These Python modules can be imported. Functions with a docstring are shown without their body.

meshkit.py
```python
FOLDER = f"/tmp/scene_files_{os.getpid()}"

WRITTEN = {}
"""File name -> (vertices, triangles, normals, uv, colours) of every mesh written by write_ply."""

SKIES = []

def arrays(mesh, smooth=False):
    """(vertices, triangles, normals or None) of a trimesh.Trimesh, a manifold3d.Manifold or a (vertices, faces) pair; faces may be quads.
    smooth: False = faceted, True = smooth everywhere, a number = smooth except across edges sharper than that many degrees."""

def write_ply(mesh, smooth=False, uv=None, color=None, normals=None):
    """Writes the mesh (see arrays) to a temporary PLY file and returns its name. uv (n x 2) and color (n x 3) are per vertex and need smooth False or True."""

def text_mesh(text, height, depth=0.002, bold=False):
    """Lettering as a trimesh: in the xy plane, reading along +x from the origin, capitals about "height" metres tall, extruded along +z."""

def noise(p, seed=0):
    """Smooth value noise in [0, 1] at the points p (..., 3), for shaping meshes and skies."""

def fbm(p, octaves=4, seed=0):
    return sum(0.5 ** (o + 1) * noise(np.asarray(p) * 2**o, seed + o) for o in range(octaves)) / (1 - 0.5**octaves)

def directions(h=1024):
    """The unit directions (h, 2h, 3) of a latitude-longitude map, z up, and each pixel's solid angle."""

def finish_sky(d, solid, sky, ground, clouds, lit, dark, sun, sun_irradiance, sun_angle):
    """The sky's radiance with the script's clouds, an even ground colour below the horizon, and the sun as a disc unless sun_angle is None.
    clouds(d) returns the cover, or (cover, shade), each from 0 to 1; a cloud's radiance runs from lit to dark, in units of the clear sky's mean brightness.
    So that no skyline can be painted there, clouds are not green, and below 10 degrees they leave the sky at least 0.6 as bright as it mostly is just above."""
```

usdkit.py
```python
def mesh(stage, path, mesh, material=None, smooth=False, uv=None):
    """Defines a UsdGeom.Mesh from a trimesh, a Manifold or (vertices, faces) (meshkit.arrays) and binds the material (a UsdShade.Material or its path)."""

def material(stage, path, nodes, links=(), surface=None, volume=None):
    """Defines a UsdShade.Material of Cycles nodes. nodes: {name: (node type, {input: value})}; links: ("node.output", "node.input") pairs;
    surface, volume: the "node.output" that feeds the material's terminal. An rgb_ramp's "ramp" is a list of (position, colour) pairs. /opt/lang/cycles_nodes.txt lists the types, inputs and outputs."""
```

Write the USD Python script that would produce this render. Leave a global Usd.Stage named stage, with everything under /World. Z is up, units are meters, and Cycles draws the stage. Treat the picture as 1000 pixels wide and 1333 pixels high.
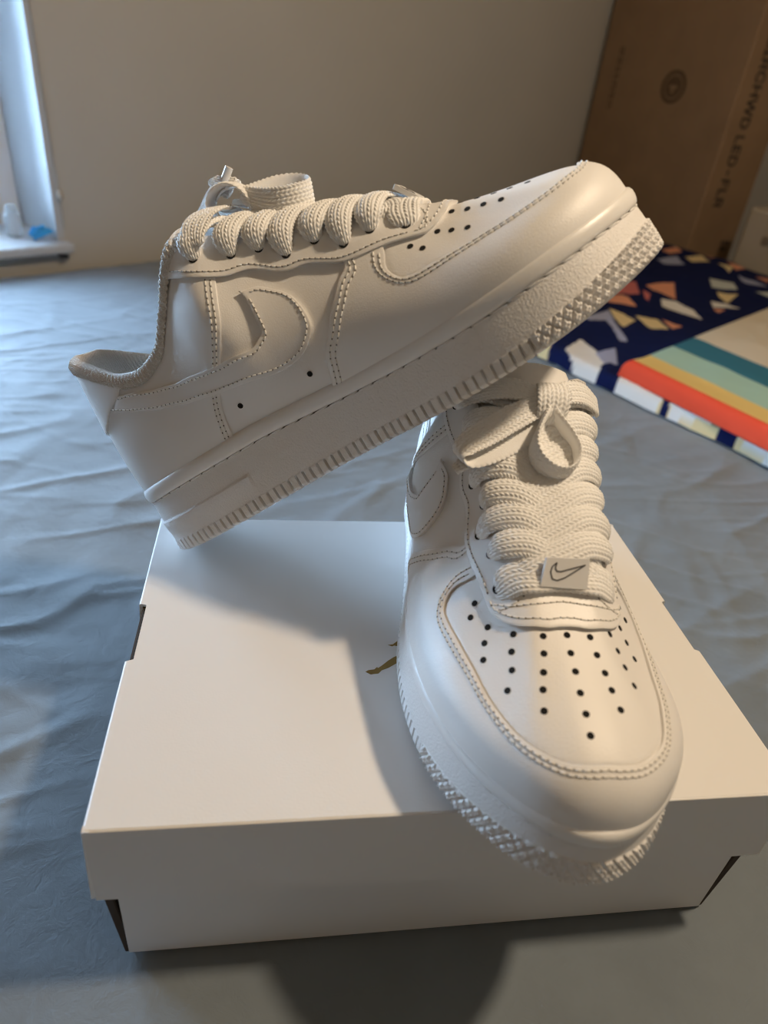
import math, random, numpy as np, trimesh, usdkit, meshkit
from pxr import Usd, UsdGeom, UsdLux, UsdShade, Gf, Sdf, Vt
from scipy.interpolate import PchipInterpolator, CubicSpline
from scipy.spatial import Delaunay
import shapely
from shapely.geometry import Polygon, LineString, Point

random.seed(5); rng = np.random.default_rng(5)
stage = Usd.Stage.CreateInMemory()
UsdGeom.SetStageUpAxis(stage, UsdGeom.Tokens.z); UsdGeom.SetStageMetersPerUnit(stage, 1.0)
UsdGeom.Xform.Define(stage, '/World'); UsdGeom.Scope.Define(stage, '/World/Looks')

# ================================================================ camera
CAM = np.array([.07164, -.16488, .36783])
CR = np.array([[.98737, -.1229, .1], [-.01527, .55439, .83212], [.15771, .82313, -.54551]])   # right, up, forward
FPX = 898.2
cam = UsdGeom.Camera.Define(stage, '/World/camera')
cam.CreateHorizontalApertureAttr(24.0); cam.CreateVerticalApertureAttr(24.0*1333/1000)
cam.CreateFocalLengthAttr(24.0*FPX/1000)
cam.CreateFStopAttr(6.0); cam.CreateFocusDistanceAttr(.375)
cam.CreateClippingRangeAttr(Gf.Vec2f(.01, 60))
EXPOSURE = 0.0
cam.CreateExposureAttr(EXPOSURE)
r_, u_, f_ = CR
cam.AddTransformOp().Set(Gf.Matrix4d(*r_, 0, *u_, 0, *(-f_), 0, *CAM, 1))

# ================================================================ lights
def blackish(path, cls, color, inten, **kw):
    l = cls.Define(stage, path); l.CreateColorAttr(Gf.Vec3f(*color)); l.CreateIntensityAttr(inten)
    return l
LAMP = np.array([.61, .050, 1.06])
lamp = blackish('/World/ceiling_bulb', UsdLux.SphereLight, (1.0, .79, .555), 560.0)
lamp.CreateRadiusAttr(.036); lamp.AddTranslateOp().Set(Gf.Vec3d(*LAMP))
dome = blackish('/World/sky', UsdLux.DomeLight, (.50, .74, 1.0), 2.5)
# wall frame: origin at the bed line, WU along the wall to the right, WN out through the wall
WA = np.array([-.400, 1.124, 0.]); WU = np.array([.7804, .62528, 0.]); WN = np.array([-.62528, .7804, 0.]); WZ = np.array([0, 0, 1.])
def wp(u, n, z): return WA+WU*u+WN*n+WZ*z
def light_frame(prim, x, z_out, pos):                # RectLight shines along its -z
    z = -np.array(z_out); y = np.cross(z, x)
    prim.AddTransformOp().Set(Gf.Matrix4d(*x, 0, *y, 0, *z, 0, *pos, 1))
win = blackish('/World/window_daylight', UsdLux.RectLight, (.50, .74, 1.0), 46.0)
win.CreateWidthAttr(2.4); win.CreateHeightAttr(1.8)
light_frame(win, WU, -WN, wp(-.42, .50, .72))

# ================================================================ helpers
used = {}
def numbered(parent, name):
    k = (parent, name); n = used.get(k, 0); used[k] = n+1
    return f'{parent}/{name}' if n == 0 else f'{parent}/{name}_{n:03d}'
def tag(prim, label=None, cat=None, group=None, kind=None):
    p = prim.GetPrim() if hasattr(prim, 'GetPrim') else prim
    for k, v in (('label', label), ('category', cat), ('group', group), ('kind', kind)):
        if v: p.SetCustomDataByKey(k, v)
    return p
def obj(name, mesh, mat, parent='/World', smooth=35, color=None, **kw):
    path = numbered(parent if isinstance(parent, str) else str(parent.GetPath()), name)
    if color is not None:
        v, f, n = meshkit.arrays(mesh, True)
        m = usdkit.mesh(stage, path, (v, f), M[mat], smooth=True)
        UsdGeom.PrimvarsAPI(m).CreatePrimvar('print', Sdf.ValueTypeNames.Color3fArray, 'vertex').Set(Vt.Vec3fArray.FromNumpy(np.asarray(color, np.float32)))
    else:
        m = usdkit.mesh(stage, path, mesh, M[mat], smooth=smooth)
    if kw: tag(m, **kw)
    return m.GetPrim()
def thing(name, label, cat, mat4=None, group=None):
    x = UsdGeom.Xform.Define(stage, numbered('/World', name))
    if mat4 is not None: x.AddTransformOp().Set(mat4)
    tag(x, label, cat, group)
    return x.GetPrim()
def box(sx, sy, sz, c=(0, 0, 0), bev=0.0):
    if bev <= 0:
        b = trimesh.creation.box((sx, sy, sz))
    else:
        pts = []
        for a in (-1, 1):
            for b_ in (-1, 1):
                for c_ in (-1, 1):
                    p = np.array([a*sx/2, b_*sy/2, c_*sz/2])
                    for k in range(3):
                        q = p.copy()
                        for j in range(3):
                            if j != k: q[j] -= np.sign(p[j])*bev
                        pts.append(q)
        b = trimesh.Trimesh(np.array(pts)).convex_hull
    b.apply_translation(c); return b
def frame(m, X, Y, Z, o):
    T = np.eye(4); T[:3, 0], T[:3, 1], T[:3, 2], T[:3, 3] = X, Y, Z, o
    m = m.copy(); m.apply_transform(T)
    if np.linalg.det(T[:3, :3]) < 0: m.invert()
    return m
def cat_(ms): return trimesh.util.concatenate(ms)
def grid_faces(n, m, wrap_n=False):
    i = np.arange(n if wrap_n else n-1); j = np.arange(m-1)
    I, J = np.meshgrid(i, j, indexing='ij'); I2 = (I+1) % n
    a, b, c, d = I*m+J, I2*m+J, I2*m+J+1, I*m+J+1
    return np.vstack([np.stack([a, b, c], -1).reshape(-1, 3), np.stack([a, c, d], -1).reshape(-1, 3)])

# ================================================================ materials
M = {}
def mat(name, color, rough=.5, bump=None, ramp=None, **extra):
    """bump: (scale, height, detail[, kind]); ramp: (scale, amount) of a slow colour drift."""
    nodes = {'tc': ('texture_coordinate', {}), 'p': ('principled_bsdf', {'base_color': color, 'roughness': rough, **extra})}
    links = []
    if ramp:
        nodes['n0'] = ('noise_texture', {'scale': ramp[0], 'detail': 4.0})
        c = np.array(color)
        nodes['r0'] = ('rgb_ramp', {'ramp': [(.3, tuple(c*(1-ramp[1]))), (.7, tuple(np.minimum(c*(1+ramp[1]), 1)))]})
        links += [('tc.object', 'n0.vector'), ('n0.fac', 'r0.fac'), ('r0.color', 'p.base_color')]
    if bump:
        kind = bump[3] if len(bump) > 3 else 'noise'
        if kind == 'noise':
            nodes['n1'] = ('noise_texture', {'scale': bump[0], 'detail': bump[2]}); out = 'n1.fac'
        else:
            nodes['n1'] = ('voronoi_texture', {'scale': bump[0], 'feature': 'smooth_f1', 'smoothness': .6}); out = 'n1.distance'
        nodes['b'] = ('bump', {'distance': bump[1], 'strength': 1.0})
        links += [('tc.object', 'n1.vector'), (out, 'b.height'), ('b.normal', 'p.normal')]
    M[name] = usdkit.material(stage, '/World/Looks/'+name, nodes, links, surface='p.BSDF')
    return M[name]
def mat_print(name, rough, bump, **extra):
    nodes = {'tc': ('texture_coordinate', {}), 'at': ('attribute', {'attribute': 'print'}), 'p': ('principled_bsdf', {'roughness': rough, **extra}),
             'n1': ('noise_texture', {'scale': bump[0], 'detail': bump[2]}), 'b': ('bump', {'distance': bump[1], 'strength': 1.0})}
    M[name] = usdkit.material(stage, '/World/Looks/'+name, nodes, [('at.color', 'p.base_color'), ('tc.object', 'n1.vector'), ('n1.fac', 'b.height'), ('b.normal', 'p.normal')], surface='p.BSDF')

W = (.85, .832, .81)
mat('leather', W, .42, (1500, .00012, 4.0), specular_ior_level=.45)
mat('leather_smooth', W, .40, (1300, .00006, 3.0), specular_ior_level=.45)
mat('rubber', (.82, .80, .78), .50, (950, .00042, 3.0))
mat('rubber_pebbled', (.78, .76, .735), .48, (620, .0011, 3.0))
mat('rubber_lip', (.85, .835, .815), .36, (500, .00008, 2.0))
mat('thread', (.80, .78, .74), .7)
mat('thread_hole', (.12, .105, .09), .9)
mat('hole', (.006, .006, .006), .95)
mat('gap', (.12, .105, .09), .9)
mat('lace_cotton', (.90, .89, .87), .8, (2600, .00012, 2.0), sheen_weight=.15)
mat('lining', (.76, .73, .69), .85, (1500, .0009, 2.0, 'voronoi'), sheen_weight=.2)
mat('tongue_leather', W, .45, (800, .0002, 3.0))
mat('aglet', (.82, .83, .85), .25)
mat('tag_metal', (.82, .81, .80), .32)
mat('tag_ink', (.10, .10, .105), .5)
mat('card_white', (.80, .79, .78), .40, (900, .00005, 2.0))
mat('card_edge', (.88, .87, .86), .6)
mat('kraft', (.20, .135, .085), .8, (400, .0003, 3.0))
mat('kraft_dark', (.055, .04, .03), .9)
mat('gold_ink', (.30, .20, .055), .42, metallic=.35)
mat('wall_paint', (.52, .505, .47), .75, (260, .0004, 4.0), ramp=(3., .03))
mat('ceiling_paint', (.46, .40, .31), .8)
mat('wall_paint_beige', (.46, .385, .29), .8)
mat('white_paint', (.50, .52, .54), .5)
mat('frame_white', (.72, .73, .75), .35)
mat('floor_wood', (.25, .17, .11), .5)
mat('cardboard', (.26, .165, .093), .8, (300, .0004, 4.0), ramp=(14., .08))
mat('carton_ink', (.02, .018, .016), .7)
mat('carton_stamp', (.10, .06, .032), .8)
mat('linen', (.36, .31, .24), .9, (900, .0012, 2.0))
mat('linen_dark', (.16, .13, .10), .9)
mat('cream_plush', (.66, .62, .54), .9, (700, .002, 2.0), sheen_weight=.3)
mat('mattress_side', (.45, .47, .5), .9)
mat('blue_plastic', (.05, .42, .85), .3)
mat('cord_plastic', (.50, .46, .40), .5)
mat('black_plastic', (.02, .022, .028), .5)
mat('clear_plastic', (.86, .93, .97), .12, transmission_weight=.75, ior=1.2)
mat_print('fleece', 1.0, (900, .002, 3.0), specular_ior_level=.1)
mat_print('terry', 1.0, (700, .002, 3.0), specular_ior_level=.15)
# cotton sheet: fine weave, faint mottling
M['sheet'] = usdkit.material(stage, '/World/Looks/sheet', {
    'tc': ('texture_coordinate', {}), 'n0': ('noise_texture', {'scale': 9., 'detail': 6.0, 'roughness': .62}),
    'r0': ('rgb_ramp', {'ramp': [(.3, (.160, .186, .210)), (.7, (.196, .228, .256))]}),
    'n1': ('noise_texture', {'scale': 75., 'detail': 8.0, 'roughness': .68, 'distortion': .6}), 'b': ('bump', {'distance': .0022, 'strength': .35}),
    'p': ('principled_bsdf', {'roughness': .7, 'specular_ior_level': .25, 'sheen_weight': .28, 'sheen_roughness': .5, 'sheen_tint': (.85, .93, 1.0)})},
    [('tc.object', 'n0.vector'), ('n0.fac', 'r0.fac'), ('r0.color', 'p.base_color'), ('tc.object', 'n1.vector'), ('n1.fac', 'b.height'), ('b.normal', 'p.normal')], surface='p.BSDF')
M['window_glass'] = usdkit.material(stage, '/World/Looks/window_glass', {
    't': ('transparent_bsdf', {'color': (.97, .98, 1.0)}), 'g': ('glossy_bsdf', {'roughness': .02}), 'f': ('fresnel', {'IOR': 1.45}), 'm': ('mix_closure', {})},
    [('f.fac', 'm.fac'), ('t.BSDF', 'm.closure1'), ('g.BSDF', 'm.closure2')], surface='m.closure')







# ---------------------------------------------------------------- the shoe's last (right shoe, x heel->toe, +y medial, z up, sole 0.30 long)
OX = [0,.003,.012,.03,.06,.10,.14,.18,.205,.23,.255,.275,.290,.297,.30]
OM = np.array([0,.014,.027,.0365,.0407,.0395,.0407,.0490,.0538,.0560,.0528,.0420,.0220,.0105,-.0040])
OL = np.array([0,.014,.027,.0370,.0399,.0439,.0497,.0557,.0561,.0528,.0448,.0322,.0146,.0056,.0040])
SPR = .0092
LIPX = [0,.04,.09,.15,.21,.26,.30]
LIPZ = [.0401,.0412,.0405,.0360,.0335,.0322,.0300]
fM, fL, fZ = PchipInterpolator(OX, OM), PchipInterpolator(OX, OL), PchipInterpolator(LIPX, LIPZ)
def spring(x): return SPR*np.clip((x-.17)/.13, 0, 1)**2
def _outline(n=4000):
    km = [i for i, x in enumerate(OX) if x not in (.297, .30, .003)]
    pts = [(OX[i], OM[i]) for i in km]+[(.3003, .0030)]+[(OX[i], -OL[i]) for i in km[::-1] if i]
    pts = np.array(pts+pts[:1]); d = np.r_[0, np.cumsum(np.linalg.norm(np.diff(pts, axis=0), axis=1))]
    c = CubicSpline(d, pts, bc_type='periodic')(np.linspace(0, d[-1], 2*n)[:-1])
    return c[:, 0], c[:, 1]
_ox, _oy = _outline()
def _smooth_loop(v, k):
    w = np.hanning(2*k+1); w /= w.sum()
    return np.convolve(np.r_[v[-k:], v, v[:k]], w, 'valid')
_d = np.hypot(np.diff(np.r_[_ox, _ox[0]]), np.diff(np.r_[_oy, _oy[0]])); _s = np.r_[0, np.cumsum(_d)]
OUT_LEN = _s[-1]
_g = np.linspace(0, OUT_LEN, 2401)[:-1]
_px, _py = np.interp(_g, _s, np.r_[_ox, _ox[0]]), np.interp(_g, _s, np.r_[_oy, _oy[0]])
_ax, _ay = _smooth_loop(_px, 22), _smooth_loop(_py, 22)
_bx, _by = _smooth_loop(_px, 150), _smooth_loop(_py, 150)      # the toe is rounder
_bx = np.where(_bx > .2, .2+(_bx-.2)*(.1/(_bx.max()-.2)), _bx)
_k = np.clip((_px-.245)/.040, 0, 1); _k = _k*_k*(3-2*_k)
_px, _py = _ax*(1-_k)+_bx*_k, _ay*(1-_k)+_by*_k
_d = np.hypot(np.diff(np.r_[_px, _px[0]]), np.diff(np.r_[_py, _py[0]])); _s = np.r_[0, np.cumsum(_d)]; OUT_LEN = _s[-1]
_g = np.linspace(0, OUT_LEN, 2401)[:-1]
_px, _py = np.interp(_g, _s, np.r_[_px, _px[0]]), np.interp(_g, _s, np.r_[_py, _py[0]])
PLAN = np.stack([_px, _py], 1)                      # 2400 points, evenly spaced, from the heel along the medial side
_t = np.roll(PLAN, -1, 0)-np.roll(PLAN, 1, 0); _t /= np.linalg.norm(_t, axis=1, keepdims=True)
PLAN_N = np.stack([_t[:,1], -_t[:,0]], 1)
if (PLAN_N[600]@np.array([0,1.])) < 0: PLAN_N = -PLAN_N
def plan_at(w):                                     # w: 0..1 around the loop
    i = np.asarray(w)*2400 % 2400; a = np.floor(i).astype(int) % 2400; f = (i-np.floor(i))[..., None]
    return PLAN[a]*(1-f)+PLAN[(a+1) % 2400]*f, PLAN_N[a]*(1-f)+PLAN_N[(a+1) % 2400]*f
TOE_W = np.argmax(PLAN[:,0])/2400.
def w_of_x(x, side):                                # loop position of the outline point at x on one side
    n = int(TOE_W*2400)
    if side > 0: return np.interp(x, PLAN[:n+1,0], np.arange(n+1)/2400.)
    return np.interp(x, PLAN[n:,0][::-1], np.arange(n, 2400)[::-1]/2400.)

# stations: outline x -> edge of the opening (collar, eyestay, throat)
ST = [(0.0, 0.0126, 0.0, 0.1174), (0.004, 0.0145, 0.01, 0.1172), (0.012, 0.02, 0.0185, 0.113), (0.028, 0.0315, 0.025, 0.1035), (0.045, 0.0455, 0.0295, 0.093), (0.06, 0.06, 0.0315, 0.0893), (0.075, 0.075, 0.0315, 0.0932), (0.09, 0.0895, 0.0309, 0.1061), (0.105, 0.1035, 0.0299, 0.1194), (0.118, 0.1165, 0.0273, 0.1267), (0.135, 0.132, 0.0236, 0.1218), (0.16, 0.15, 0.0214, 0.1128), (0.19, 0.17, 0.0192, 0.1028), (0.22, 0.189, 0.0177, 0.0943), (0.25, 0.203, 0.0167, 0.0868), (0.272, 0.2105, 0.0142, 0.0833), (0.288, 0.2145, 0.0089, 0.0809), (0.297, 0.216, 0.003, 0.08), (0.3, 0.2162, 0.0, 0.0798)]
# handles per station: outward lean at the sole, its length, outward/forward/down direction at the edge, its length
HD = [(0.023, 0.35, 0.13, -0.992, 0.351), (0.025, 0.351, 0.138, -0.99, 0.352), (0.032, 0.351, 0.158, -0.988, 0.353), (0.041, 0.352, 0.184, -0.983, 0.355), (0.056, 0.355, 0.227, -0.974, 0.359), (0.081, 0.36, 0.289, -0.957, 0.367), (0.115, 0.368, 0.351, -0.936, 0.378), (0.192, 0.393, 0.42, -0.908, 0.407), (0.297, 0.43, 0.487, -0.873, 0.448), (0.349, 0.45, 0.517, -0.856, 0.468), (0.299, 0.428, 0.428, -0.904, 0.448), (0.213, 0.381, 0.333, -0.943, 0.427), (0.119, 0.285, 0.425, -0.905, 0.489), (0.061, 0.213, 0.561, -0.828, 0.585), (0.065, 0.257, 0.638, -0.77, 0.662), (0.062, 0.287, 0.769, -0.639, 0.678), (0.037, 0.299, 0.903, -0.429, 0.674), (0.003, 0.32, 0.917, -0.4, 0.662), (-0.045, 0.349, 0.921, -0.389, 0.638)]
NS = len(ST)-1                                      # u: 0..18 medial heel->toe, 18..36 lateral toe->heel
def _per(vals_m, vals_l=None, odd=False):
    vm = np.array(vals_m, float); vl = np.array(vals_l if vals_l is not None else vals_m, float)*(-1 if odd else 1)
    full = np.r_[vm, vl[::-1][1:]]
    k = np.arange(-4, 2*NS+5); v = full[k % (2*NS)]
    return PchipInterpolator(k, v)
_wm = [w_of_x(r[0], 1) for r in ST]; _wl = [w_of_x(r[0], -1) for r in ST]
_wm[0] = 0; _wm[-1] = TOE_W; _wl[-1] = TOE_W; _wl[0] = 1.0
_wf = np.r_[_wm, _wl[::-1][1:]]
_kk = np.arange(-20, 2*NS+21)
_fw = PchipInterpolator(_kk, np.array([_wf[k % (2*NS)]+(k//(2*NS)) if k % (2*NS) else float(k//(2*NS)) for k in _kk]))
_ix, _iy, _iz = _per([r[1] for r in ST]), _per([r[2] for r in ST], odd=True), _per([r[3] for r in ST])
_h0o, _h0l = _per([h[0] for h in HD]), _per([h[1] for h in HD])
_h3o, _h3d, _h3l = _per([h[2] for h in HD]), _per([h[3] for h in HD]), _per([h[4] for h in HD])
def _fan(u):                                        # direction in plan in which a meridian leaves the opening: outward, turning forward at the toe
    c = np.stack([_ix(u), _iy(u)], -1)
    p, n = plan_at(_fw(u))
    d = p-c; l = np.linalg.norm(d, axis=-1, keepdims=True)
    k = np.clip((l-.02)/.03, 0, 1)
    o = n*(1-k)+d/np.maximum(l, 1e-6)*k
    return o/np.linalg.norm(o, axis=-1, keepdims=True)
INSET = .0030
def surf_raw(u, t):
    u, t = np.broadcast_arrays(np.asarray(u, float) % (2*NS), np.asarray(t, float))
    p, n = plan_at(_fw(u))
    zl = fZ(np.clip(p[..., 0], 0, .3))+spring(p[..., 0])-.002
    P0 = np.concatenate([p-n*INSET, zl[..., None]], -1)
    P3 = np.stack([_ix(u), _iy(u), _iz(u)], -1)
    L = np.linalg.norm(P3-P0, axis=-1, keepdims=True)
    d0 = np.concatenate([n*_h0o(u)[..., None], np.ones_like(zl)[..., None]], -1)
    o = _fan(u); d3 = np.concatenate([o*_h3o(u)[..., None], _h3d(u)[..., None]], -1); d3 /= np.linalg.norm(d3, axis=-1, keepdims=True)
    P1 = P0+d0*L*_h0l(u)[..., None]; P2 = P3+d3*L*_h3l(u)[..., None]
    T = t[..., None]
    return P0*(1-T)**3+3*P1*T*(1-T)**2+3*P2*T*T*(1-T)+P3*T**3
def surf0(u, t):                                     # rounded off across the middle of the toe
    u, t = np.broadcast_arrays(np.asarray(u, float) % (2*NS), np.asarray(t, float))
    k = np.clip(1-np.abs(u-18)/2.6, 0, 1); k = k*k*(3-2*k)
    if not np.any(k > 0): return surf_raw(u, t)
    out = 0
    for d, w in ((-1, .10), (-.6, .20), (-.25, .20), (.25, .20), (.6, .20), (1, .10)): out = out+w*surf_raw(u+d*1.15*k, t)
    return out
def normal0(u, t):
    e = .04; f = .01
    t = np.asarray(t, float)
    du = surf0(np.asarray(u)+e, t)-surf0(np.asarray(u)-e, t); dt = surf0(u, np.minimum(t+f, 1))-surf0(u, np.maximum(t-f, 0))
    n = np.cross(dt, du); n /= np.maximum(np.linalg.norm(n, axis=-1, keepdims=True), 1e-12)
    return n
def surf(u, t, off=0.): return surf0(u, t)+normal0(u, t)*np.asarray(off)[..., None]

# ================================================================ the sneaker, built once per foot (mirror = left foot)
SK = 1.0088                                          # template (0.30 m sole) -> metres
UL = OUT_LEN
_ug = np.linspace(-18, 54, 2881); _wg = _fw(_ug)
def u_of_w(w): return np.interp(w, _wg, _ug)
TM = .072                                            # metric scale of t in the plane in which panels are cut
def to_m(uv): uv = np.asarray(uv, float); return np.stack([_fw(uv[:, 0])*UL, uv[:, 1]*TM], 1)
def from_m(q): q = np.asarray(q, float); return np.stack([u_of_w(q[:, 0]/UL), q[:, 1]/TM], 1)
def dense(p, step, closed=False):
    p = np.asarray(p, float)
    if closed: p = np.vstack([p, p[:1]])
    d = np.r_[0, np.cumsum(np.linalg.norm(np.diff(p, axis=0), axis=1))]
    n = max(2, int(round(d[-1]/step))+1); s = np.linspace(0, d[-1], n)
    q = np.stack([np.interp(s, d, p[:, k]) for k in range(p.shape[1])], 1)
    return q[:-1] if closed else q
def curve(p, n=14):                                  # smooth curve through points
    p = np.asarray(p, float); d = np.r_[0, np.cumsum(np.linalg.norm(np.diff(p, axis=0), axis=1)**.5)]
    return PchipInterpolator(d, p)(np.linspace(0, d[-1], n*(len(p)-1)+1)) if len(p) == 2 else CubicSpline(d, p)(np.linspace(0, d[-1], n*(len(p)-1)+1))
def mir(uv): uv = np.asarray(uv, float); return np.stack([36-uv[:, 0], uv[:, 1]], 1)[::-1]
def panel(uv, top, base=0., holes=(), step=.0012, lattice=.0024, bevel=.0007):
    """A leather panel lying on the last: outline uv, its face 'top' above the last, its skirt reaching down to 'base'."""
    ring = dense(to_m(uv), step, closed=True)
    pg = Polygon(ring)
    if not pg.exterior.is_ccw: ring = ring[::-1]; pg = Polygon(ring)
    pg = pg.buffer(0)
    t_ = np.roll(ring, -1, 0)-np.roll(ring, 1, 0); t_ /= np.maximum(np.linalg.norm(t_, axis=1, keepdims=True), 1e-9)
    inw = np.stack([-t_[:, 1], t_[:, 0]], 1)
    inner = ring+inw*bevel
    hp = [Point(h).buffer(r, 10) for h, r in holes]
    face = Polygon(inner).buffer(0)
    for h in hp: face = face.difference(h)
    x0, y0, x1, y1 = pg.bounds
    gx, gy = np.meshgrid(np.arange(x0, x1, lattice), np.arange(y0, y1, lattice)); gx = gx+(np.arange(gx.shape[0]) % 2)[:, None]*lattice/2
    g = np.stack([gx.ravel(), gy.ravel()], 1)
    shr = face.buffer(-lattice*.45)
    g = g[shapely.contains_xy(shr, g[:, 0], g[:, 1])]
    hr = [np.array(h.exterior.coords)[:-1] for h in hp]
    pts = np.vstack([inner]+hr+[g])
    tri = Delaunay(pts).simplices
    c = pts[tri].mean(1)
    a = pts[tri]; ar = (a[:, 1, 0]-a[:, 0, 0])*(a[:, 2, 1]-a[:, 0, 1])-(a[:, 2, 0]-a[:, 0, 0])*(a[:, 1, 1]-a[:, 0, 1])
    le = np.linalg.norm(a-np.roll(a, 1, 1), axis=2).max(1)
    ok = shapely.contains_xy(face, c[:, 0], c[:, 1]) & (np.abs(ar)/le > 3e-5)
    tri, ar = tri[ok], ar[ok]
    tri[ar < 0] = tri[ar < 0][:, ::-1]
    n = len(ring); k = np.arange(n); k2 = (k+1) % n
    P = [pts, ring, ring+inw*.0009]; off = [np.full(len(pts), top), np.full(n, top-bevel*.7), np.full(n, base-.0001)]
    o1 = len(pts); o2 = o1+n
    F = [tri]
    for a_, b_ in ((0, o1), (o1, o2)):
        F += [np.stack([a_+k, b_+k, b_+k2], 1), np.stack([a_+k, b_+k2, a_+k2], 1)]
    at = n
    base_n = o2+n
    for h in hr:                                     # punched walls
        m = len(h); kk = np.arange(m); kk2 = (kk+1) % m
        P.append(h); off.append(np.full(m, base)); b0 = base_n; base_n += m
        F += [np.stack([at+kk, at+kk2, b0+kk2], 1), np.stack([at+kk, b0+kk2, b0+kk], 1)]
        at += m
    q = from_m(np.vstack(P)); V = surf(q[:, 0], np.clip(q[:, 1], 0, 1), np.concatenate(off))
    return trimesh.Trimesh(V, np.vstack(F)[:, ::-1], process=False)
def seam_pts(uv, pitch=.0030, inset=0., off=0.):
    """Stitch stations along a line of uv points, moved sideways by inset (to the left of its run)."""
    q = dense(to_m(uv), .0006)
    t_ = np.gradient(q, axis=0); t_ /= np.maximum(np.linalg.norm(t_, axis=1, keepdims=True), 1e-9)
    q = q+np.stack([-t_[:, 1], t_[:, 0]], 1)*inset
    uvq = from_m(q); X = surf(uvq[:, 0], np.clip(uvq[:, 1], 0, 1), np.full(len(q), off)); N = normal0(uvq[:, 0], np.clip(uvq[:, 1], 0, 1))
    d = np.r_[0, np.cumsum(np.linalg.norm(np.diff(X, axis=0), axis=1))]
    n = max(1, int(d[-1]/pitch)); s = (np.arange(n)+.5)*d[-1]/n
    f = lambda A, s: np.stack([np.interp(s, d, A[:, k]) for k in range(3)], 1)
    e = d[-1]/n/2
    return f(X, s), f(X, np.minimum(s+e, d[-1]))-f(X, np.maximum(s-e, 0)), f(N, s)
_st = trimesh.creation.icosphere(1)
_disc = trimesh.creation.cylinder(1, 1, sections=8)
def stitches(lines, thread_r=.00034):
    th, ho = [], []
    for X, T, N in lines:
        L = np.linalg.norm(T, axis=1)
        for x, t, n, l in zip(X, T, N, L):
            t = t/max(l, 1e-9); b = np.cross(n, t); b /= np.linalg.norm(b); n = np.cross(t, b)
            R = np.stack([t, b, n], 1)
            th.append((_st.vertices*[l*.42, thread_r*1.25, thread_r*1.25])@R.T+x+n*thread_r*.25)
            h = (_disc.vertices*[l*.20, thread_r*.95, .00016])@R.T+x+t*l*.5+n*.00002
            ho.append(h)
    def join(vs, m):
        k = len(m.vertices)
        return trimesh.Trimesh(np.vstack(vs), np.vstack([m.faces+i*k for i in range(len(vs))]), process=False)
    return join(th, _st), join(ho, _disc)
# ---- outlines of the panels (u, t), medial; the lateral ones are their mirror image
EYELOW = [(7.87, 1.0), (8.57, .885), (9.08, .825), (9.62, .795), (10.02, .79), (10.42, .80), (10.73, .785), (11.02, .757), (11.3, .755), (11.56, .775), (11.85, .768),
          (12.13, .748), (12.4, .75), (12.79, .772), (13.19, .790), (13.64, .800)]
BARLOW = [(13.80, .800), (14.05, .803), (14.35, .818), (15.04, .850), (15.93, .880), (17.2, .897), (18., .900)]
TOEBOX = [(13.02, .80), (12.78, .68), (12.67, .59), (12.70, .53), (12.84, .508), (13.05, .515), (13.45, .538), (13.9, .548), (14.3, .535), (14.7, .50), (15.15, .46), (15.6, .415), (16.3, .385), (17.1, .375), (18., .385)]
SEAM1 = [(6.78, .0), (6.80, .03), (7.03, .17), (7.40, .28), (8.19, .38), (8.92, .48), (9.22, .57), (9.39, .67), (9.55, .78), (9.62, .85)]
SEAM2 = [(12.26, .82), (12.18, .72), (11.93, .64), (11.63, .51), (11.38, .40), (11.13, .29), (10.96, .23), (10.81, .17), (10.69, .10), (10.56, .03), (10.5, .0)]
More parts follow.
